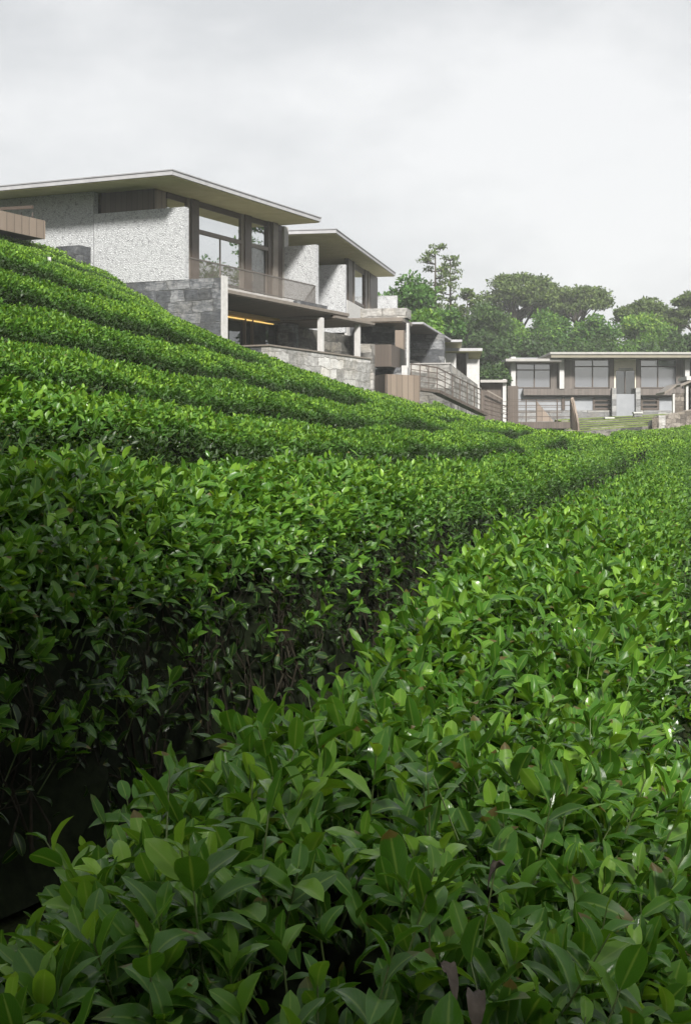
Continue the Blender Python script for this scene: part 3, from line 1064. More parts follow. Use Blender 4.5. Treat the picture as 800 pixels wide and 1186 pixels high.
# timber planter box in front of the annex
pl = empty('planter_box', (*at(458, 445, 73.5).xy, 2.6), 'pale brown timber planter box in the tea right of the stone terrace', 'planter')
m = MB()
p0, p1, p2 = at(431, 434, 75.2), at(447, 433, 73.6), at(486, 440, 75.2)
def wallpanel(m, p, q, z0, z1a, z1b, th):
    d = (Vector((q.x, q.y, 0)) - Vector((p.x, p.y, 0))).normalized(); n = Vector((-d.y, d.x, 0)) * th
    m.hexa([(p.x, p.y, z0), (q.x, q.y, z0), (q.x + n.x, q.y + n.y, z0), (p.x + n.x, p.y + n.y, z0), (p.x, p.y, z1a), (q.x, q.y, z1b), (q.x + n.x, q.y + n.y, z1b), (p.x + n.x, p.y + n.y, z1a)])
wallpanel(m, p0, p1, 1.8, p1.z, p1.z, .08)
m.build('side_panel', M['timber'], pl)
m = MB(); wallpanel(m, p1, p2, 1.8, p1.z, p1.z, .08); m.build('side_panel', M['timber_pale'], pl)
b = Vector((p2.x + p0.x - p1.x, p2.y + p0.y - p1.y))
MB().hexa([(p0.x + .1, p0.y, 3.0), (p1.x + .1, p1.y + .1, 3.0), (p2.x - .1, p2.y + .1, 3.0), (b.x, b.y, 3.0), (p0.x + .1, p0.y, 3.2), (p1.x + .1, p1.y + .1, 3.2), (p2.x - .1, p2.y + .1, 3.2), (b.x, b.y, 3.2)]).build('soil', M['ground'], pl)

# sunlit lawn scrap beside the post
# third villa: dark canopy over a stone terrace
H3 = Frame(*at(475, 400, 88).xy, R(11))
def villa_four():
    h = H3
    root = empty('hillside_villa', (*h.xy(4, 0), 2.5), 'third villa: wide dark canopy over a stone terrace, beyond the boxed balcony', 'villa', 'villas along the tea slope')
    zc = 7.45
    bR = h.local(*at(490, 375, zc * F / 145).xy)[1]
    A0 = h.local(*at(490, 375, zc * F / 145).xy)[0]
    A1 = h.A(523, bR)
    m = MB(); h.box(m, A0, A1, bR, 8, zc, zc + .12); m.build('canopy', M['fascia'], root)
    fbox(h, A0 + .06, A1 - .06, bR + .06, 8, zc - .06, zc - .004, 'canopy_boards', M['soffit_dark'], root)
    a = h.A(508, bR + .3)
    fbox(h, a - .25, a + .25, bR + .1, bR + .42, 4.6, zc - .065, 'pillar', M['white_stone'], root)
    a = 6.5
    fbox(h, a, a + .4, h.B(514, a), 6, 3, zc - .065, 'rear_stone_wall', M['stone'], root)
    # small brace-like stair rail inside
    p, q = h.w(1.0, 1.2, h.z(413, 1, 1.2)), h.w(6.0, .3, h.z(420, 6, .3))
    m = MB(); m.bar(p, q, .06, .10)
    m.build('stair_rail', M['bronze_pale'], root)
    # terrace wall
    a = .2
    zt = h.z(421.5, a, h.B(500, a))
    fbox(h, a, a + .4, h.B(521, a), 6, 1.0, zt, 'terrace_wall', M['stone_mid'], root)
    b = h.B(521, a)
    a1 = h.A(557.5, b)
    m = MB()
    m.hexa([h.w(a + .41, b + .35, .5), h.w(a + .41, b, .5), h.w(a1, b, .5), h.w(a1, b + .35, .5),
            h.w(a + .41, b + .35, zt), h.w(a + .41, b, zt), h.w(a1, b, h.z(449, a1, b)), h.w(a1, b + .35, h.z(449, a1, b))])
    m.build('side_wall', M['stone_mid'], root)
    m = MB(); h.box(m, a - .04, a + .46, b - .04, 6, zt + .003, zt + .07); m.build('coping', M['concrete'], root)
    # far lean roof edge
    return root


villa_four()
H4 = Frame(*at(515, 400, 104).xy, R(4))
def villa_five():
    h = H4
    root = empty('hillside_villa', (*h.xy(3, 0), 3.0), 'fourth villa: small pale flat roof and two white wing walls beside the trees', 'villa', 'villas along the tea slope')
    zc = h.z(407.5, 0, 0)
    a = -1.0
    m = MB(); h.box(m, a, 12, h.B(558.5, a), h.B(515, a), zc, zc + .2); rf = m.build('roof', M['fascia'], root)
    fbox(h, a + .05, 11.9, h.B(558, a), h.B(515.3, a), zc - .05, zc - .004, 'soffit', M['soffit'], rf)
    m = MB(); zz = h.z(396.5, -2, 0); h.box(m, -2.5, 3, h.B(535, -2.5), h.B(505, -2.5), zz, zz + .16); r2 = m.build('roof', M['fascia'], root)
    fbox(h, -2.4, 2.9, h.B(534.5, -2.4), h.B(505, -2.4), zz - .06, zz - .004, 'soffit', M['soffit'], r2)
    fbox(h, -1.2, -.9, h.B(515.8, -1.2), h.B(513.2, -1.2), 3, zz - .07, 'pillar', M['white_stone'], root)
    fbox(h, -.8, -.5, h.B(528, -.8), h.B(516.2, -.8), 2, h.z(409, -.8, 0), 'wing_wall', M['white_stone'], root)
    fbox(h, .8, 1.1, h.B(541, .8), h.B(526, .8), 2, zc - .06, 'timber_wall', M['timber'], root)
    fbox(h, .2, .5, h.B(542.5, .2), h.B(539.6, .2), 2, zc - .06, 'pillar', M['white_stone'], root)
    fbox(h, 0, .3, h.B(555, 0), h.B(540.5, 0), 1.5, h.z(416, 0, 0), 'wing_wall', M['white_stone'], root)
    return root


villa_five()

# low stone hut with flat top beyond the stairs
hut = empty('stone_hut', at(575, 455, 108), 'low flat topped stone hut with brown walls beyond the stairs', 'hut')
HF = Frame(*at(556, 450, 106).xy, R(5))
fbox(HF, 0, .25, HF.B(586, 0), HF.B(582, 0), .5, HF.z(439, 0, 0), 'pillar', M['white_stone'], hut)
fbox(HF, -.3, 4, HF.B(587, -.3), HF.B(556, -.3), HF.z(443, 0, 0), HF.z(440, 0, 0), 'flat_roof', M['concrete'], hut)
fbox(HF, .3, .6, HF.B(582, .3), HF.B(556, .3), .5, HF.z(443.2, .3, 0), 'rear_wall', M['timber'], hut)
fbox(HF, 2.0, 2.3, HF.B(600, 2), HF.B(587.5, 2), .5, HF.z(447, 2, 0), 'side_wall', M['timber'], hut)
m = MB(); m.bar(at(564, 452, 105.8), at(582, 462, 105.8), .06, .1); m.build('stair_rail', M['bronze_pale'], hut)

# left edge: timber terrace box of a neighbouring house
nb = empty('balcony_box', at(20, 262, 58), 'brown boarded balcony box cut by the left edge, above the tea', 'balcony')
NF = Frame(*at(52.5, 262, 58).xy, R(25.2))
zt_, zb_ = NF.z(255.3, 0, 0), NF.z(276.6, 0, 0)
fbox(NF, -7, 0, 0, .1, zb_, zt_, 'side_panel', M['timber_pale'], nb)
fbox(NF, -.1, 0, .11, 5, zb_, zt_, 'end_panel', M['timber'], nb)
fbox(NF, -7, -.11, .11, 5, zb_, zb_ + .1, 'floor', M['soffit_dark'], nb)
fbox(NF, -7, -2, 2.2, 2.5, zb_ - 2.5, zb_ - .01, 'support_wall', M['stone'], nb)
rl = empty('stair_rail', at(25, 240, 61), 'thin dark handrail against the white wall above the brown balcony box', 'handrail')
m = MB(); m.bar(at(-8, 242, 61.8), at(38, 239.5, 60.8), .08, .13); m.build('top_rail', M['bronze'], rl)
for px in (-5, 10, 24, 37):
    m = MB(); m.bar(at(px, 250, 61.3) - Vector((0, 0, .3)), at(px, 250, 61.3) + Vector((.05, 0, -.3)), .05, .9)
    m.build('post', M['bronze'], rl)
sb = empty('stone_block', at(79, 290, 60.5), 'small dark stone block at the foot of the white wall', 'stone block')
SF = Frame(*at(92, 290, 60.3).xy, R(25.2))
SF.box(MB(), 0, .8, 0, SF.B(65, 0), SF.z(306, 0, 0), SF.z(283.5, 0, 0)).build('block', M['stone'], sb)
MB().tube([at(57, 312, 48), at(57.3, 297.5, 48)], .06, 6).build('marker_stake', M['white_stone'])
tag(bpy.data.objects['marker_stake'], 'short white marker stake standing in the tea at left', 'stake')

# ------------------------------------------------------------------ stairs, footbridge
st = empty('stair_railing', at(520, 450, 86), 'long brown stair railing stepping down beside the pale wall', 'railing')
def railing(pts, h, root, nposts, rails=4, mat='bronze', pw=.06):
    m = MB()
    P = [Vector(p) for p in pts]
    for i in range(len(P) - 1):
        for r in range(rails):
            f = 1 - r / rails
            m.bar(P[i] + Vector((0, 0, h * f)), P[i + 1] + Vector((0, 0, h * f)), .035 if r else .06, .035 if r else .06)
    m.build('rails', M[mat], root)
    for i in range(len(P) - 1):
        for k in range(nposts[i] + (1 if i == len(P) - 2 else 0)):
            q = P[i].lerp(P[i + 1], k / nposts[i])
            mm = MB(); mm.box(q.x - pw / 2, q.x + pw / 2, q.y - pw / 2, q.y + pw / 2, q.z - .1, q.z + h)
            mm.build('post', M[mat], root)
railing([at(476, 447, 82), at(506, 451, 83.5), at(557, 475, 90)], 1.25, st, [3, 6])
m = MB(); m.bar(at(476, 449.5, 82), at(506, 453.5, 83.5), .5, .16); m.bar(at(506, 454, 83.5), at(560, 480, 90), .5, .18)
m.build('stair_flight', M['timber'], st)
railing([at(560, 483, 90), at(588, 490, 93)], 1.05, st, [3])

fb = empty('footbridge', at(625, 490, 94), 'brown deck on posts with thin railings above the end of a tea hedge', 'deck')
m = MB(); a_, b_ = at(560, 488, 93), at(661, 492, 93)
DK = [at(588, 488, 93), at(661, 488, 93), at(661, 488, 97), at(588, 488, 97)]
d0 = Vector((0, 0, .5))
x0, x1 = at(588, 488, 93).x, at(661, 488, 93).x
zd = at(588, 488.5, 93).z
MB().box(x0, x1, 93, 97, zd - .42, zd).build('deck', M['timber'], fb)
MB().box(at(570, 488, 93).x, x0 - .01, 93.2, 96.8, zd - .3, zd - .02).build('deck', M['timber'], fb)
for nm, yy in (('front', 93.1), ('rear', 96.9)):
    m = MB()
    for r in range(4):
        zz = zd + 1.42 * (1 - r / 4)
        m.box(x0, x1, yy - .03, yy + .03, zz - .04, zz)
    m.build('railing', M['bronze'], fb)
    for px in (588.5, 609, 621, 645, 660.5):
        xx = at(px, 0, yy).x
        MB().box(xx - .035, xx + .035, yy - .035, yy + .035, zd + .001, zd + 1.45).build('post', M['bronze'], fb)
for px in (600, 650):
    xx = at(px, 0, 95).x
    MB().box(xx - .12, xx + .12, 94.5, 94.75, zd - 2.0, zd - .43).build('support', M['bronze'], fb)
# slanting boarded cheeks of the flight that leaves the deck
m = MB(); p, q, r_ = at(621, 464, 95), at(641, 488, 95), at(621, 488, 95)
m.add([p, q, r_, p + Vector((0, .12, 0)), q + Vector((0, .12, 0)), r_ + Vector((0, .12, 0))], [(0, 2, 1), (3, 4, 5), (0, 1, 4, 3), (1, 2, 5, 4), (2, 0, 3, 5)])
m.build('stair_cheek', M['timber_pale'], fb)
m = MB(); p = [at(660.5, 462, 92.9), at(662, 460, 93.2), at(668.5, 490, 92.2), at(669, 499, 92.2), at(661, 497, 92.9)]
e = Vector((.14, .1, 0))
n5 = 5
m.add(p + [v + e for v in p], [tuple(range(5)), tuple(range(9, 4, -1))] + [(i, i + 5, (i + 1) % 5 + 5, (i + 1) % 5) for i in range(5)])
m.build('stair_cheek', M['timber_pale'], fb)

# ------------------------------------------------------------------ far villa on the right
def far_villa():
    Y = 130.0
    X = lambda px, y=Y: (px - CX) * y / F
    Z = lambda py, y=Y: (HY - py) * y / F
    root = empty('far_villa', (X(730), Y, Z(490)), 'wide two storey villa facing the field below the wooded hill', 'villa')
    def bx(name, mat, px0, px1, py0, py1, d0, d1, parent=None):
        y = Y + d0
        return MB().box(X(px0, y), X(px1, y), y, Y + d1, Z(py1, y), Z(py0, y)).build(name, M[mat], parent or root)
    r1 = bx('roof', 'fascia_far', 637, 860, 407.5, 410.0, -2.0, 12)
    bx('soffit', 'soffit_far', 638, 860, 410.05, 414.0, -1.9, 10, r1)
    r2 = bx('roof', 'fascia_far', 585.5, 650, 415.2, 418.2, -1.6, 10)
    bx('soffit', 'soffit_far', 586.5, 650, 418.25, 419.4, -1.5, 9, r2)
    bx('rear_wall', 'panel_grey', 590, 860, 414, 490, 6, 6.5)
    for a, b in ((591.8, 597), (647.8, 653.2), (793.2, 798.5)): bx('pillar', 'white_stone', a, b, 413, 450, -.6, .2)
    for a, b in ((637.5, 647.5), (653.5, 664.5), (705.5, 710.8), (736.5, 741.2), (783, 793)):
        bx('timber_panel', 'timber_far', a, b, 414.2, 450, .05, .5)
    def window(a, b, t, bt, mull, blind=None, mat='glass_far'):
        y = Y + .2
        m = MB()
        w = .09
        m.box(X(a, y), X(b, y), y, y + .15, Z(t, y) - w, Z(t, y))
        m.box(X(a, y), X(b, y), y, y + .15, Z(bt, y), Z(bt, y) + w)
        for q in [a] + mull + [b]:
            m.box(X(q, y) - .05, X(q, y) + .05, y - .02, y + .14, Z(bt, y) + w, Z(t, y) - w)
        tr = t + (bt - t) * .27
        m.box(X(a, y), X(b, y), y + .01, y + .12, Z(tr, y) - .05, Z(tr, y) + .05)
        f = m.build('window', M['bronze'], root)
        bx('pane', mat, a + .4, b - .4, t + 1, bt - 1, .25, .28, f)
        if blind: bx('blind', 'blind', *blind, .5, .55, f)
    window(598, 637, 420.5, 449.5, [618.5])
    window(665, 705, 415, 449.5, [686], (666, 686, 434, 441))
    window(741.5, 783, 415, 449.5, [761.5], (762, 782, 433, 440))
    window(799, 858, 415, 449.5, [830])
    # entrance
    bx('entrance_wall', 'cream', 711, 736.3, 413.5, 429, .1, .5)
    bx('entrance_reveal', 'cream', 711, 713, 429.05, 450, .1, .5)
    bx('entrance_reveal', 'cream', 735, 736.3, 429.05, 450, .1, .5)
    bx('door_lintel', 'concrete', 716.5, 733, 426, 428.6, -.05, .09)
    d = bx('glass_door', 'glass_dark', 713.2, 734.8, 429.3, 456, .22, .3)
    MB().box(X(724, Y) - .03, X(724, Y) + .03, Y + .1, Y + .2, Z(456), Z(429.5)).build('mullion', M['bronze'], d)
    # floor band and lower storey
    bx('floor_band', 'timber_far', 606, 708.5, 450, 457.5, -.5, 3)
    bx('floor_band', 'timber_far', 741.8, 860, 450, 457.5, -.5, 3)
    bx('shadow_gap', 'bronze', 606, 708.3, 457.6, 459.6, -.1, 3)
    bx('shadow_gap', 'bronze', 742, 860, 457.6, 459.6, -.1, 3)
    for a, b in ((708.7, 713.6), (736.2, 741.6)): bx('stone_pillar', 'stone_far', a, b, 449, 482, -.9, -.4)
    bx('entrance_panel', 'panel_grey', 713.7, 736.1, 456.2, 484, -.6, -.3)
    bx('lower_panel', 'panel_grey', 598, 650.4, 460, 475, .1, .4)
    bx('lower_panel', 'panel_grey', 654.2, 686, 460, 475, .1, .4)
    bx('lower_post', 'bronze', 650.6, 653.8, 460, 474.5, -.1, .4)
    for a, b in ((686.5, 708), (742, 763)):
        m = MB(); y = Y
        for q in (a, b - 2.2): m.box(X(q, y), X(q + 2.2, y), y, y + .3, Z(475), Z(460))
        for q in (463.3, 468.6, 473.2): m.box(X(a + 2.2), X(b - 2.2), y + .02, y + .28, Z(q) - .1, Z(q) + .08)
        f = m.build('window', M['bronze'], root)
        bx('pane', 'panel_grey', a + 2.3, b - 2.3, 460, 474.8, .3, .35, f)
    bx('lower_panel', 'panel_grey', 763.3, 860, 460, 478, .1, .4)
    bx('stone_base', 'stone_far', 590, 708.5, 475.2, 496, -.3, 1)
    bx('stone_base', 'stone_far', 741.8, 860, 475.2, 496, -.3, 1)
    # side wing at the left
    bx('side_wall', 'panel_grey', 589, 606, 450, 480, .2, .6)
    return root


far_villa()

# stepped lawn below the far villa
def lawn_z(i, back):
    """height of a terrace's front and back edge: each is a tilted strip of grass, a low step up to the next"""
    return at(0, 502.5 - 2.9 * (i + (.72 if back else 0)), 98 + 4.0 * i + (3.9 if back else 0)).z


for i in range(6):
    Y = 98 + i * 4.0
    xa, xb = at(650, 0, Y).x, at(775 + i * 5, 0, Y).x
    za, zb_ = lawn_z(i, 0), lawn_z(i, 1)
    rise = .55
    m = MB(); m.hexa([(xa, Y, za - 1), (xb, Y, za - 1), (xb, Y + 3.9, za - 1), (xa, Y + 3.9, za - 1), (xa, Y, za), (xb, Y, za + rise), (xb, Y + 3.9, zb_ + rise), (xa, Y + 3.9, zb_)])
    tag(m.build('lawn_terrace', M['lawn']), kind='structure')
    m = MB(); m.hexa([(xa, Y - .09, za - 1), (xb, Y - .09, za - 1), (xb, Y - .004, za - 1), (xa, Y - .004, za - 1), (xa, Y - .09, za + .09), (xb, Y - .09, za + rise + .09), (xb, Y - .004, za + rise + .09), (xa, Y - .004, za + .09)])
    tag(m.build('lawn_kerb', M['stone_shade']), kind='structure')
for (px, py, Y, lab) in ((705, 492, 118, 'left stone post on the stepped lawn before the far villa'), (738, 486, 119, 'right stone post on the stepped lawn before the far villa')):
    p = at(px, py, Y)
    r_ = empty('stone_post', p, lab, 'stone post', 'stone posts on the stepped lawn')
    MB().box(p.x - .32, p.x + .32, p.y - .3, p.y + .3, p.z - .8, p.z + .5).build('shaft', M['stone_far'], r_)
    MB().box(p.x - .38, p.x + .38, p.y - .36, p.y + .36, p.z + .503, p.z + .62).build('cap', M['white_stone'], r_)

# garden wall with path, gate lodge
gw = empty('garden_wall', at(770, 482, 100), 'low pale stone wall stepping down from the gate lodge', 'stone wall')
m = MB()
p, q = at(750, 492, 97), at(806, 476, 104)
def slopewall(m, p, q, zb, zp, zq, th):
    d = (Vector((q.x, q.y, 0)) - Vector((p.x, p.y, 0))).normalized(); n = Vector((-d.y, d.x, 0)) * th
    m.hexa([(p.x, p.y, zb), (q.x, q.y, zb), (q.x + n.x, q.y + n.y, zb), (p.x + n.x, p.y + n.y, zb), (p.x, p.y, zp), (q.x, q.y, zq), (q.x + n.x, q.y + n.y, zq), (p.x + n.x, p.y + n.y, zp)])
slopewall(m, at(763, 492, 97), at(806, 478, 101), 0.4, at(763, 483, 97).z, at(806, 474, 101).z, .5)
m.build('wall', M['wall_brown'], gw)
m = MB(); slopewall(m, at(750, 493, 98.5), at(762.6, 492, 97), 0.4, at(750, 489, 98.5).z, at(762.6, 481, 97).z, .5)
m.build('wall_end', M['stone_mid'], gw)
lg = empty('gate_lodge', at(790, 470, 103), 'small stone gate lodge with a pitched slab roof at the right edge', 'lodge')
Yl = 103
def lb(name, mat, px0, px1, py0, py1, y0, y1): return MB().box(at(px0, 0, y0).x, at(px1, 0, y0).x, y0, y1, at(0, py1, y0).z, at(0, py0, y0).z).build(name, M[mat], lg)
lb('stone_pier', 'wall_brown', 781.5, 794, 455, 482, Yl, Yl + 1)
lb('pillar', 'white_stone', 779, 781.3, 456, 478, Yl - .3, Yl)
lb('pillar', 'white_stone', 794.3, 797, 446, 478, Yl - .3, Yl)
lb('stone_pier', 'wall_brown', 800, 830, 440, 482, Yl, Yl + 2)
m = MB()
p, q = at(769.5, 456.5, Yl - .6), at(783, 447, Yl - .6)
r_ = at(812, 437, Yl - .6)
for a, b_ in ((p, q), (q + Vector((.3, 0, -.05)), r_)):
    t_ = Vector((0, 0, .16)); dd = Vector((0, 3, 0))
    m.hexa([a, b_, b_ + dd, a + dd, a + t_, b_ + t_, b_ + dd + t_, a + dd + t_])
m.build('roof', M['bronze_pale'], lg)
lb('cap', 'white_stone', 795, 830, 435.5, 440, Yl - .5, Yl + 2.2)

# ------------------------------------------------------------------ trees
def crown_cards(acc, C, n, rad, size, lo, hi, flat=1.0, spread=1.0):
    """leaf sprays in an uneven ball about C"""
    d = unit(rng.normal(size=(n, 3)))
    r = rng.random(n) ** .45
    P = np.array(C) + d * r[:, None] * np.array([rad, rad, rad * flat])
    D = unit(d * .6 + rng.normal(size=(n, 3)) * .7)
    N = unit(d * .5 + rng.normal(size=(n, 3)) * .6 + np.array([0, 0, .7]))
    leaves(P, D, N, size * (.6 + .8 * rng.random(n)), rand_tint(n, lo, hi), 3, acc)


def limb_path(p, q, bend, r):
    p, q = Vector(p), Vector(q)
    m1 = p.lerp(q, .35) + Vector((r.uniform(-bend, bend), r.uniform(-bend, bend), r.uniform(0, bend)))
    m2 = p.lerp(q, .7) + Vector((r.uniform(-bend, bend), r.uniform(-bend, bend), r.uniform(0, bend)))
    return [p, m1, m2, q]


def tree(name, px, ptop, pw, Y, base, label, mat, kind='round', n=9000, seed=1, cat='tree', group='trees on the hill behind the villas', size=.34, lo=.1, hi=.8, open_=.0):
    """px centre column, ptop crown top row, pw crown width in photo pixels, at distance Y; base = ground height (None: terrain)"""
    global rng
    keep = rng
    rng = np.random.default_rng(seed)
    r = random.Random(seed)
    x = (px - CX) * Y / F
    zt = (HY - ptop) * Y / F
    w = pw * Y / F
    zb = gz(x, Y) if base is None else base
    H = max(zt - zb, 2)
    root = empty(name, (x, Y, zb), label, cat, group)
    acc = new_acc()
    tk = MB()
    lean = r.uniform(-.03, .03) * H
    if kind == 'round':
        nb = 26
        tops = []
        ch = min(H * .72, w * 1.0)
        cz = zt - ch / 2
        for k in range(nb):
            th = r.uniform(0, 6.283); el = math.asin(r.uniform(-.75, 1))
            rr = r.uniform(.55, .95)
            c = (x + math.cos(th) * math.cos(el) * w / 2 * rr * .82, Y + math.sin(th) * math.cos(el) * w / 2 * rr * .82, cz + math.sin(el) * ch / 2 * rr * .86)
            tops.append(c)
            crown_cards(acc, c, int(n / nb * r.uniform(.6, 1.4)), w * r.uniform(.11, .2), size, lo + r.uniform(-.08, .08), hi + r.uniform(-.25, .15), r.uniform(.6, .9))
        crown_cards(acc, (x, Y, cz - ch * .1), n // 6, w * .36, size, lo * .6, hi * .7, ch / w)
        tk.tube([(x, Y, zb - .4), (x + lean * .5, Y, zb + H * .3), (x + lean, Y, cz)], [H * .035, H * .025, H * .014], 8)
        for c in tops[:9]:
            tk.tube(limb_path((x + lean * .6, Y, zb + H * r.uniform(.3, .55)), c, w * .05, r), [H * .013, H * .01, H * .007, H * .003], 5)
    elif kind == 'umbrella':
        # flat layered pads on rising limbs
        pads = []
        for k in range(16):
            th = r.uniform(0, 6.283); q = r.uniform(.1, 1) ** .6
            c = (x + math.cos(th) * w / 2 * q * .85, Y + math.sin(th) * w / 2 * q * .7, zt - H * .05 - (q ** 2) * H * .20 - r.uniform(0, .18) * H)
            pads.append(c)
            for j in range(5):
                c2 = (c[0] + r.uniform(-1, 1) * w * .13, c[1] + r.uniform(-1, 1) * w * .1, c[2] + r.uniform(-.3, .5) * H * .05)
                crown_cards(acc, c2, int(n / 62), w * r.uniform(.08, .15), size, lo, hi, r.uniform(.35, .6))
        tk.tube([(x, Y, zb - .4), (x + lean, Y, zb + H * .35), (x + lean * 2, Y, zb + H * .7)], [H * .03, H * .024, H * .016], 8)
        for c in pads:
            tk.tube(limb_path((x + lean, Y, zb + H * r.uniform(.35, .65)), (c[0], c[1], c[2] - .3), w * .05, r), [H * .013, H * .01, H * .007, H * .003], 5)
    elif kind == 'pine':
        tk.tube([(x, Y, zb - .4), (x + lean * .3, Y, zb + H * .5), (x, Y, zt - .2)], [H * .016, H * .011, H * .003], 7)
        nl = 11
        for k in range(nl):
            f = k / (nl - 1)
            if r.random() < open_ : continue
            z = zt - .3 - f * H * .52
            rad = w / 2 * (.35 + .75 * math.sin(min(1, f * 1.25 + .12) * math.pi * .85)) * r.uniform(.7, 1.1)
            for j in range(r.choice((3, 4, 5))):
                th = r.uniform(0, 6.283)
                e = (x + math.cos(th) * rad, Y + math.sin(th) * rad, z + rad * r.uniform(.05, .35))
                tk.tube([(x, Y, z - .1), ((x + e[0]) / 2, (Y + e[1]) / 2, z + .02), e], [.06, .045, .02], 4)
                for q in (.55, .8, 1.0):
                    c = (x + (e[0] - x) * q, Y + (e[1] - Y) * q, z + (e[2] - z) * q + .1)
                    crown_cards(acc, c, int(n / (nl * 10)), rad * .26 + .12, size, lo, hi, .35)
    tk.build('trunk', M['bark'], root, True)
    acc_object('crown', acc, M[mat], root, False)
    rng = keep
    return root


TL = [
    # behind the second villa
    ('broadleaf_tree', 468, 318, 92, 118, 5, 'dark green broad tree rising right behind the second villa roof', 'tree_mid', 'round', 12000, {}),
    ('broadleaf_tree', 510, 352, 60, 128, 4, 'mid green tree below the two tall thin pines', 'tree_mid', 'round', 8000, {}),
    ('broadleaf_tree', 487, 358, 58, 108, 3, 'small yellow green tree above the dark terrace canopy', 'tree_light', 'round', 8000, {}),
    ('pine_tree', 504, 284, 34, 140, 6, 'taller of the two thin pines standing against the sky', 'tree_pine', 'pine', 1500, {'size': .26}),
    ('pine_tree', 521, 297, 26, 144, 6, 'shorter of the two thin pines standing against the sky', 'tree_pine', 'pine', 1200, {'size': .26}),
    ('pine_tree', 541, 336, 24, 160, 6, 'small pine tip just right of the two thin pines', 'tree_pine', 'pine', 1600, {}),
    ('broadleaf_tree', 562, 348, 86, 150, 4, 'dark tree between the small pine tip and the pale leafy trees', 'tree_dark', 'round', 10000, {}),
    # dark spreading trees on the crest
    ('umbrella_pine', 602, 311, 96, 185, 8, 'leftmost spreading dark pine on the crest with layered pads', 'tree_pine', 'umbrella', 13000, {'size': .36}),
    ('umbrella_pine', 668, 322, 92, 188, 8, 'middle spreading dark pine on the crest beside the taller one', 'tree_pine', 'umbrella', 12000, {'size': .36}),
    ('umbrella_pine', 640, 318, 66, 196, 8, 'spreading dark pine half hidden between two others on the crest', 'tree_pine', 'umbrella', 8000, {'size': .36}),
    ('umbrella_pine', 752, 344, 84, 180, 8, 'low spreading pine on the crest toward the right edge', 'tree_pine', 'umbrella', 11000, {'size': .36}),
    ('umbrella_pine', 806, 332, 60, 172, 8, 'spreading pine cut by the right edge on the crest', 'tree_pine', 'umbrella', 9000, {'size': .36}),
    # pale leafy belt
    ('broadleaf_tree', 588, 359, 72, 160, 3, 'pale leafy tree with yellow tufts left of the far villa', 'tree_light', 'round', 11000, {}),
    ('broadleaf_tree', 636, 356, 84, 163, 3, 'broad leafy tree above the left roof of the far villa', 'tree_mid', 'round', 12000, {'hi': 1.0}),
    ('broadleaf_tree', 690, 362, 74, 160, 3, 'leafy tree above the middle of the far villa roof', 'tree_mid', 'round', 11000, {'hi': 1.0}),
    ('broadleaf_tree', 742, 358, 80, 162, 3, 'round pale leafy tree above the entrance of the far villa', 'tree_light', 'round', 12000, {'hi': .85}),
    ('broadleaf_tree', 800, 372, 70, 158, 3, 'dark leafy tree above the right end of the far villa', 'tree_dark', 'round', 9000, {}),
    # darker understorey
    ('broadleaf_tree', 570, 392, 66, 146, 2, 'low dark tree left of the far villa above the stone hut', 'tree_dark', 'round', 8000, {}),
    ('broadleaf_tree', 620, 386, 76, 150, 2, 'low dark tree directly behind the left wing of the far villa', 'tree_dark', 'round', 8000, {}),
    ('broadleaf_tree', 690, 388, 90, 150, 2, 'low dark tree directly behind the main roof of the far villa', 'tree_dark', 'round', 8000, {}),
    ('broadleaf_tree', 765, 388, 90, 150, 2, 'low dark tree behind the right half of the far villa', 'tree_dark', 'round', 8000, {}),
    ('shrub', 575, 420, 34, 128, None, 'dark shrub beside the left end of the far villa', 'tree_dark', 'round', 4000, {'cat': 'shrub', 'group': None}),
    ('shrub', 635, 492, 50, 99, None, 'dark shrub under the footbridge deck', 'tree_dark', 'round', 4000, {'cat': 'shrub', 'group': None, 'size': .16}),
]
for i, (nm, px, pt, pw, Y, base, lab, mat, kind, n, kw) in enumerate(TL):
    tree(nm, px, pt, pw, Y, base, lab, mat, kind, n, seed=40 + i * 7, **kw)
# trees outside the frame, seen mirrored in the windows of the nearest villa
for i, (x, y, H, w, kind, lab) in enumerate([(39, 94, 17.5, 9, 'round', 'leafy tree beyond the right edge of the view, mirrored in the villa windows'),
                                             (36, 100, 19, 5, 'pine', 'tall pine beyond the right edge of the view, mirrored in the villa windows'),
                                             (55, 96, 16, 10, 'round', 'broad tree far beyond the right edge of the view')]):
    zb = gz(x, y)
    tree('pine_tree' if kind == 'pine' else 'broadleaf_tree', CX + F * x / y, HY - F * (zb + H) / y, F * w / y, y, None, lab, 'tree_mid', kind, 5000, seed=300 + i, group='trees outside the frame')

# unseen trees added behind the viewer to shade the near hedge and gap
def behind(x, y, top, w, n, seed, label):
    """like tree(), for a place behind the camera"""
    zb = gz(x, y)
    tree('added_shade_tree', CX + F * x / y, HY - F * top / y, F * w / y, y, zb, label, 'tree_mid', 'round', n, seed=seed, group='unseen trees added for shade', size=.2)
behind(.0, -3.5, 9.0, 5.2, 7500, 901, 'unseen broad tree added behind the viewer on the left to shade the dark gap')
behind(2.6, -6.2, 7.3, 4.2, 6000, 911, 'smaller unseen tree added behind the viewer on the right to shade the nearest leaves')

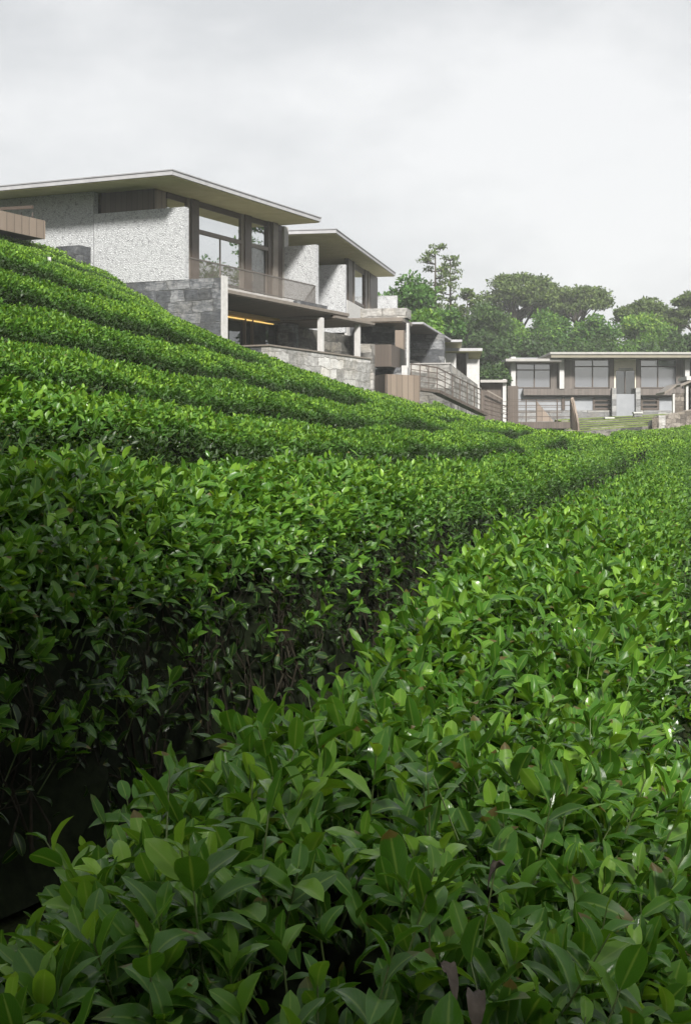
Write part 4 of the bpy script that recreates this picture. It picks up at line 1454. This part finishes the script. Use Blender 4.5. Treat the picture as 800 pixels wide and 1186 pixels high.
# fallen leaves caught on the nearest hedge
for i, (px, py, Y, sz, lab) in enumerate([(507, 1120, 2.18, .055, 'dry grey curled leaf lying low among the nearest leaves at bottom'), (548, 1150, 2.1, .055, 'larger dry grey leaf beside the curled one at the bottom'),
                                          (585, 1003, 2.55, .05, 'brown dry leaf caught higher up in the nearest hedge'), (645, 915, 3.0, .045, 'small reddish dry leaf caught between green shoots')]):
    p = at(px, py, Y)
    r = np.random.default_rng(i)
    V, U, Q = leaf_template(10, 4, .5, 1.1, 1.1, .05, .35, i + 3)
    a = r.uniform(0, 6.28)
    Rm = np.array([[math.cos(a), -math.sin(a), 0], [math.sin(a), math.cos(a), 0], [0, 0, 1]])
    me = np_mesh('dead_leaf', np.array(p) + (V @ Rm.T) * sz, Q, True, U)
    o = link_mesh('dead_leaf', me, M['dead'])
    tag(o, lab, 'fallen leaf', 'dry leaves on the nearest hedge')

# ------------------------------------------------------------------ light, sky, air
SUN_AZ, SUN_EL = R(165), R(39)
wd = bpy.data.worlds.new('World'); scene.world = wd; wd.use_nodes = True
wt = wd.node_tree; wn = wt.nodes; wl = wt.links
bg = wn['Background']
sky = wn.new('ShaderNodeTexSky'); sky.sky_type = 'NISHITA'; sky.sun_disc = False
sky.sun_elevation = SUN_EL; sky.sun_rotation = SUN_AZ; sky.dust_density = 3
tc = wn.new('ShaderNodeTexCoord')
mp = wn.new('ShaderNodeMapping'); mp.inputs['Scale'].default_value = (1, 1, 2.2); mp.inputs['Location'].default_value = (.35, .1, .2)
wl.new(tc.outputs['Generated'], mp.inputs[0])
nz = wn.new('ShaderNodeTexNoise'); nz.inputs['Scale'].default_value = 3.0; nz.inputs['Detail'].default_value = 10; nz.inputs['Roughness'].default_value = .58
wl.new(mp.outputs[0], nz.inputs['Vector'])
cr = wn.new('ShaderNodeValToRGB')
cr.color_ramp.elements[0].position = .40; cr.color_ramp.elements[0].color = (.76, .77, .78, 1)
cr.color_ramp.elements[1].position = .60; cr.color_ramp.elements[1].color = (1, 1, 1, 1)
wl.new(nz.outputs['Fac'], cr.inputs[0])
sc_ = wn.new('ShaderNodeMix'); sc_.data_type = 'RGBA'; sc_.blend_type = 'MULTIPLY'; sc_.inputs[0].default_value = 1
wl.new(cr.outputs[0], sc_.inputs[6]); sc_.inputs[7].default_value = (5.4, 5.4, 5.4, 1)
mx = wn.new('ShaderNodeMix'); mx.data_type = 'RGBA'; mx.inputs[0].default_value = .93
wl.new(sky.outputs[0], mx.inputs[6]); wl.new(sc_.outputs[2], mx.inputs[7])
# the cloud deck is brightest ahead, round the veiled sun, and duller behind the viewer
vm = wn.new('ShaderNodeVectorMath'); vm.operation = 'DOT_PRODUCT'
wl.new(tc.outputs['Generated'], vm.inputs[0]); vm.inputs[1].default_value = (math.sin(R(24)) * .93, math.cos(R(24)) * .93, .36)
mr = wn.new('ShaderNodeMapRange'); mr.interpolation_type = 'SMOOTHSTEP'
mr.inputs['From Min'].default_value = -.5; mr.inputs['From Max'].default_value = .95; mr.inputs['To Min'].default_value = .85; mr.inputs['To Max'].default_value = .93
wl.new(vm.outputs['Value'], mr.inputs['Value'])
gm = wn.new('ShaderNodeMix'); gm.data_type = 'RGBA'; gm.blend_type = 'MULTIPLY'; gm.inputs[0].default_value = 1
wl.new(mx.outputs[2], gm.inputs[6]); wl.new(mr.outputs[0], gm.inputs[7])
wl.new(gm.outputs[2], bg.inputs[0]); bg.inputs[1].default_value = .1
sd = bpy.data.lights.new('sun', 'SUN'); sd.energy = 5.0; sd.angle = R(8); sd.color = (1, .965, .91)
so = bpy.data.objects.new('sun', sd); COL.objects.link(so)
so.rotation_euler = Vector((-math.sin(SUN_AZ) * math.cos(SUN_EL), -math.cos(SUN_AZ) * math.cos(SUN_EL), -math.sin(SUN_EL))).to_track_quat('-Z', 'Y').to_euler()

HAZE = .00055
if HAZE:
    hz = MB().box(-160, 180, -40, 230, -8, 34)
    ho = hz.build('haze', None)
    hm = bpy.data.materials.new('haze'); hm.use_nodes = True
    hn = hm.node_tree.nodes; hn.remove(hn['Principled BSDF'])
    pv = hn.new('ShaderNodeVolumePrincipled'); pv.inputs['Color'].default_value = (.93, .95, .96, 1)
    pv.inputs['Density'].default_value = HAZE; pv.inputs['Anisotropy'].default_value = .0
    hm.node_tree.links.new(pv.outputs[0], hn['Material Output'].inputs['Volume'])
    ho.data.materials.append(hm)
    tag(ho, kind='stuff')

scene.render.engine = 'CYCLES'
cy = scene.cycles
cy.max_bounces = 6; cy.diffuse_bounces = 3; cy.glossy_bounces = 3; cy.transmission_bounces = 4
cy.transparent_max_bounces = 8; cy.volume_bounces = 2
cy.use_denoising = True
try: cy.denoiser = 'OPENIMAGEDENOISE'
except Exception: pass
cy.sample_clamp_indirect = 6
cy.use_adaptive_sampling = True; cy.adaptive_threshold = .015
vs = scene.view_settings
vs.view_transform = 'Standard'; vs.look = 'None'; vs.exposure = .9; vs.gamma = 1; vs.use_curve_mapping = False
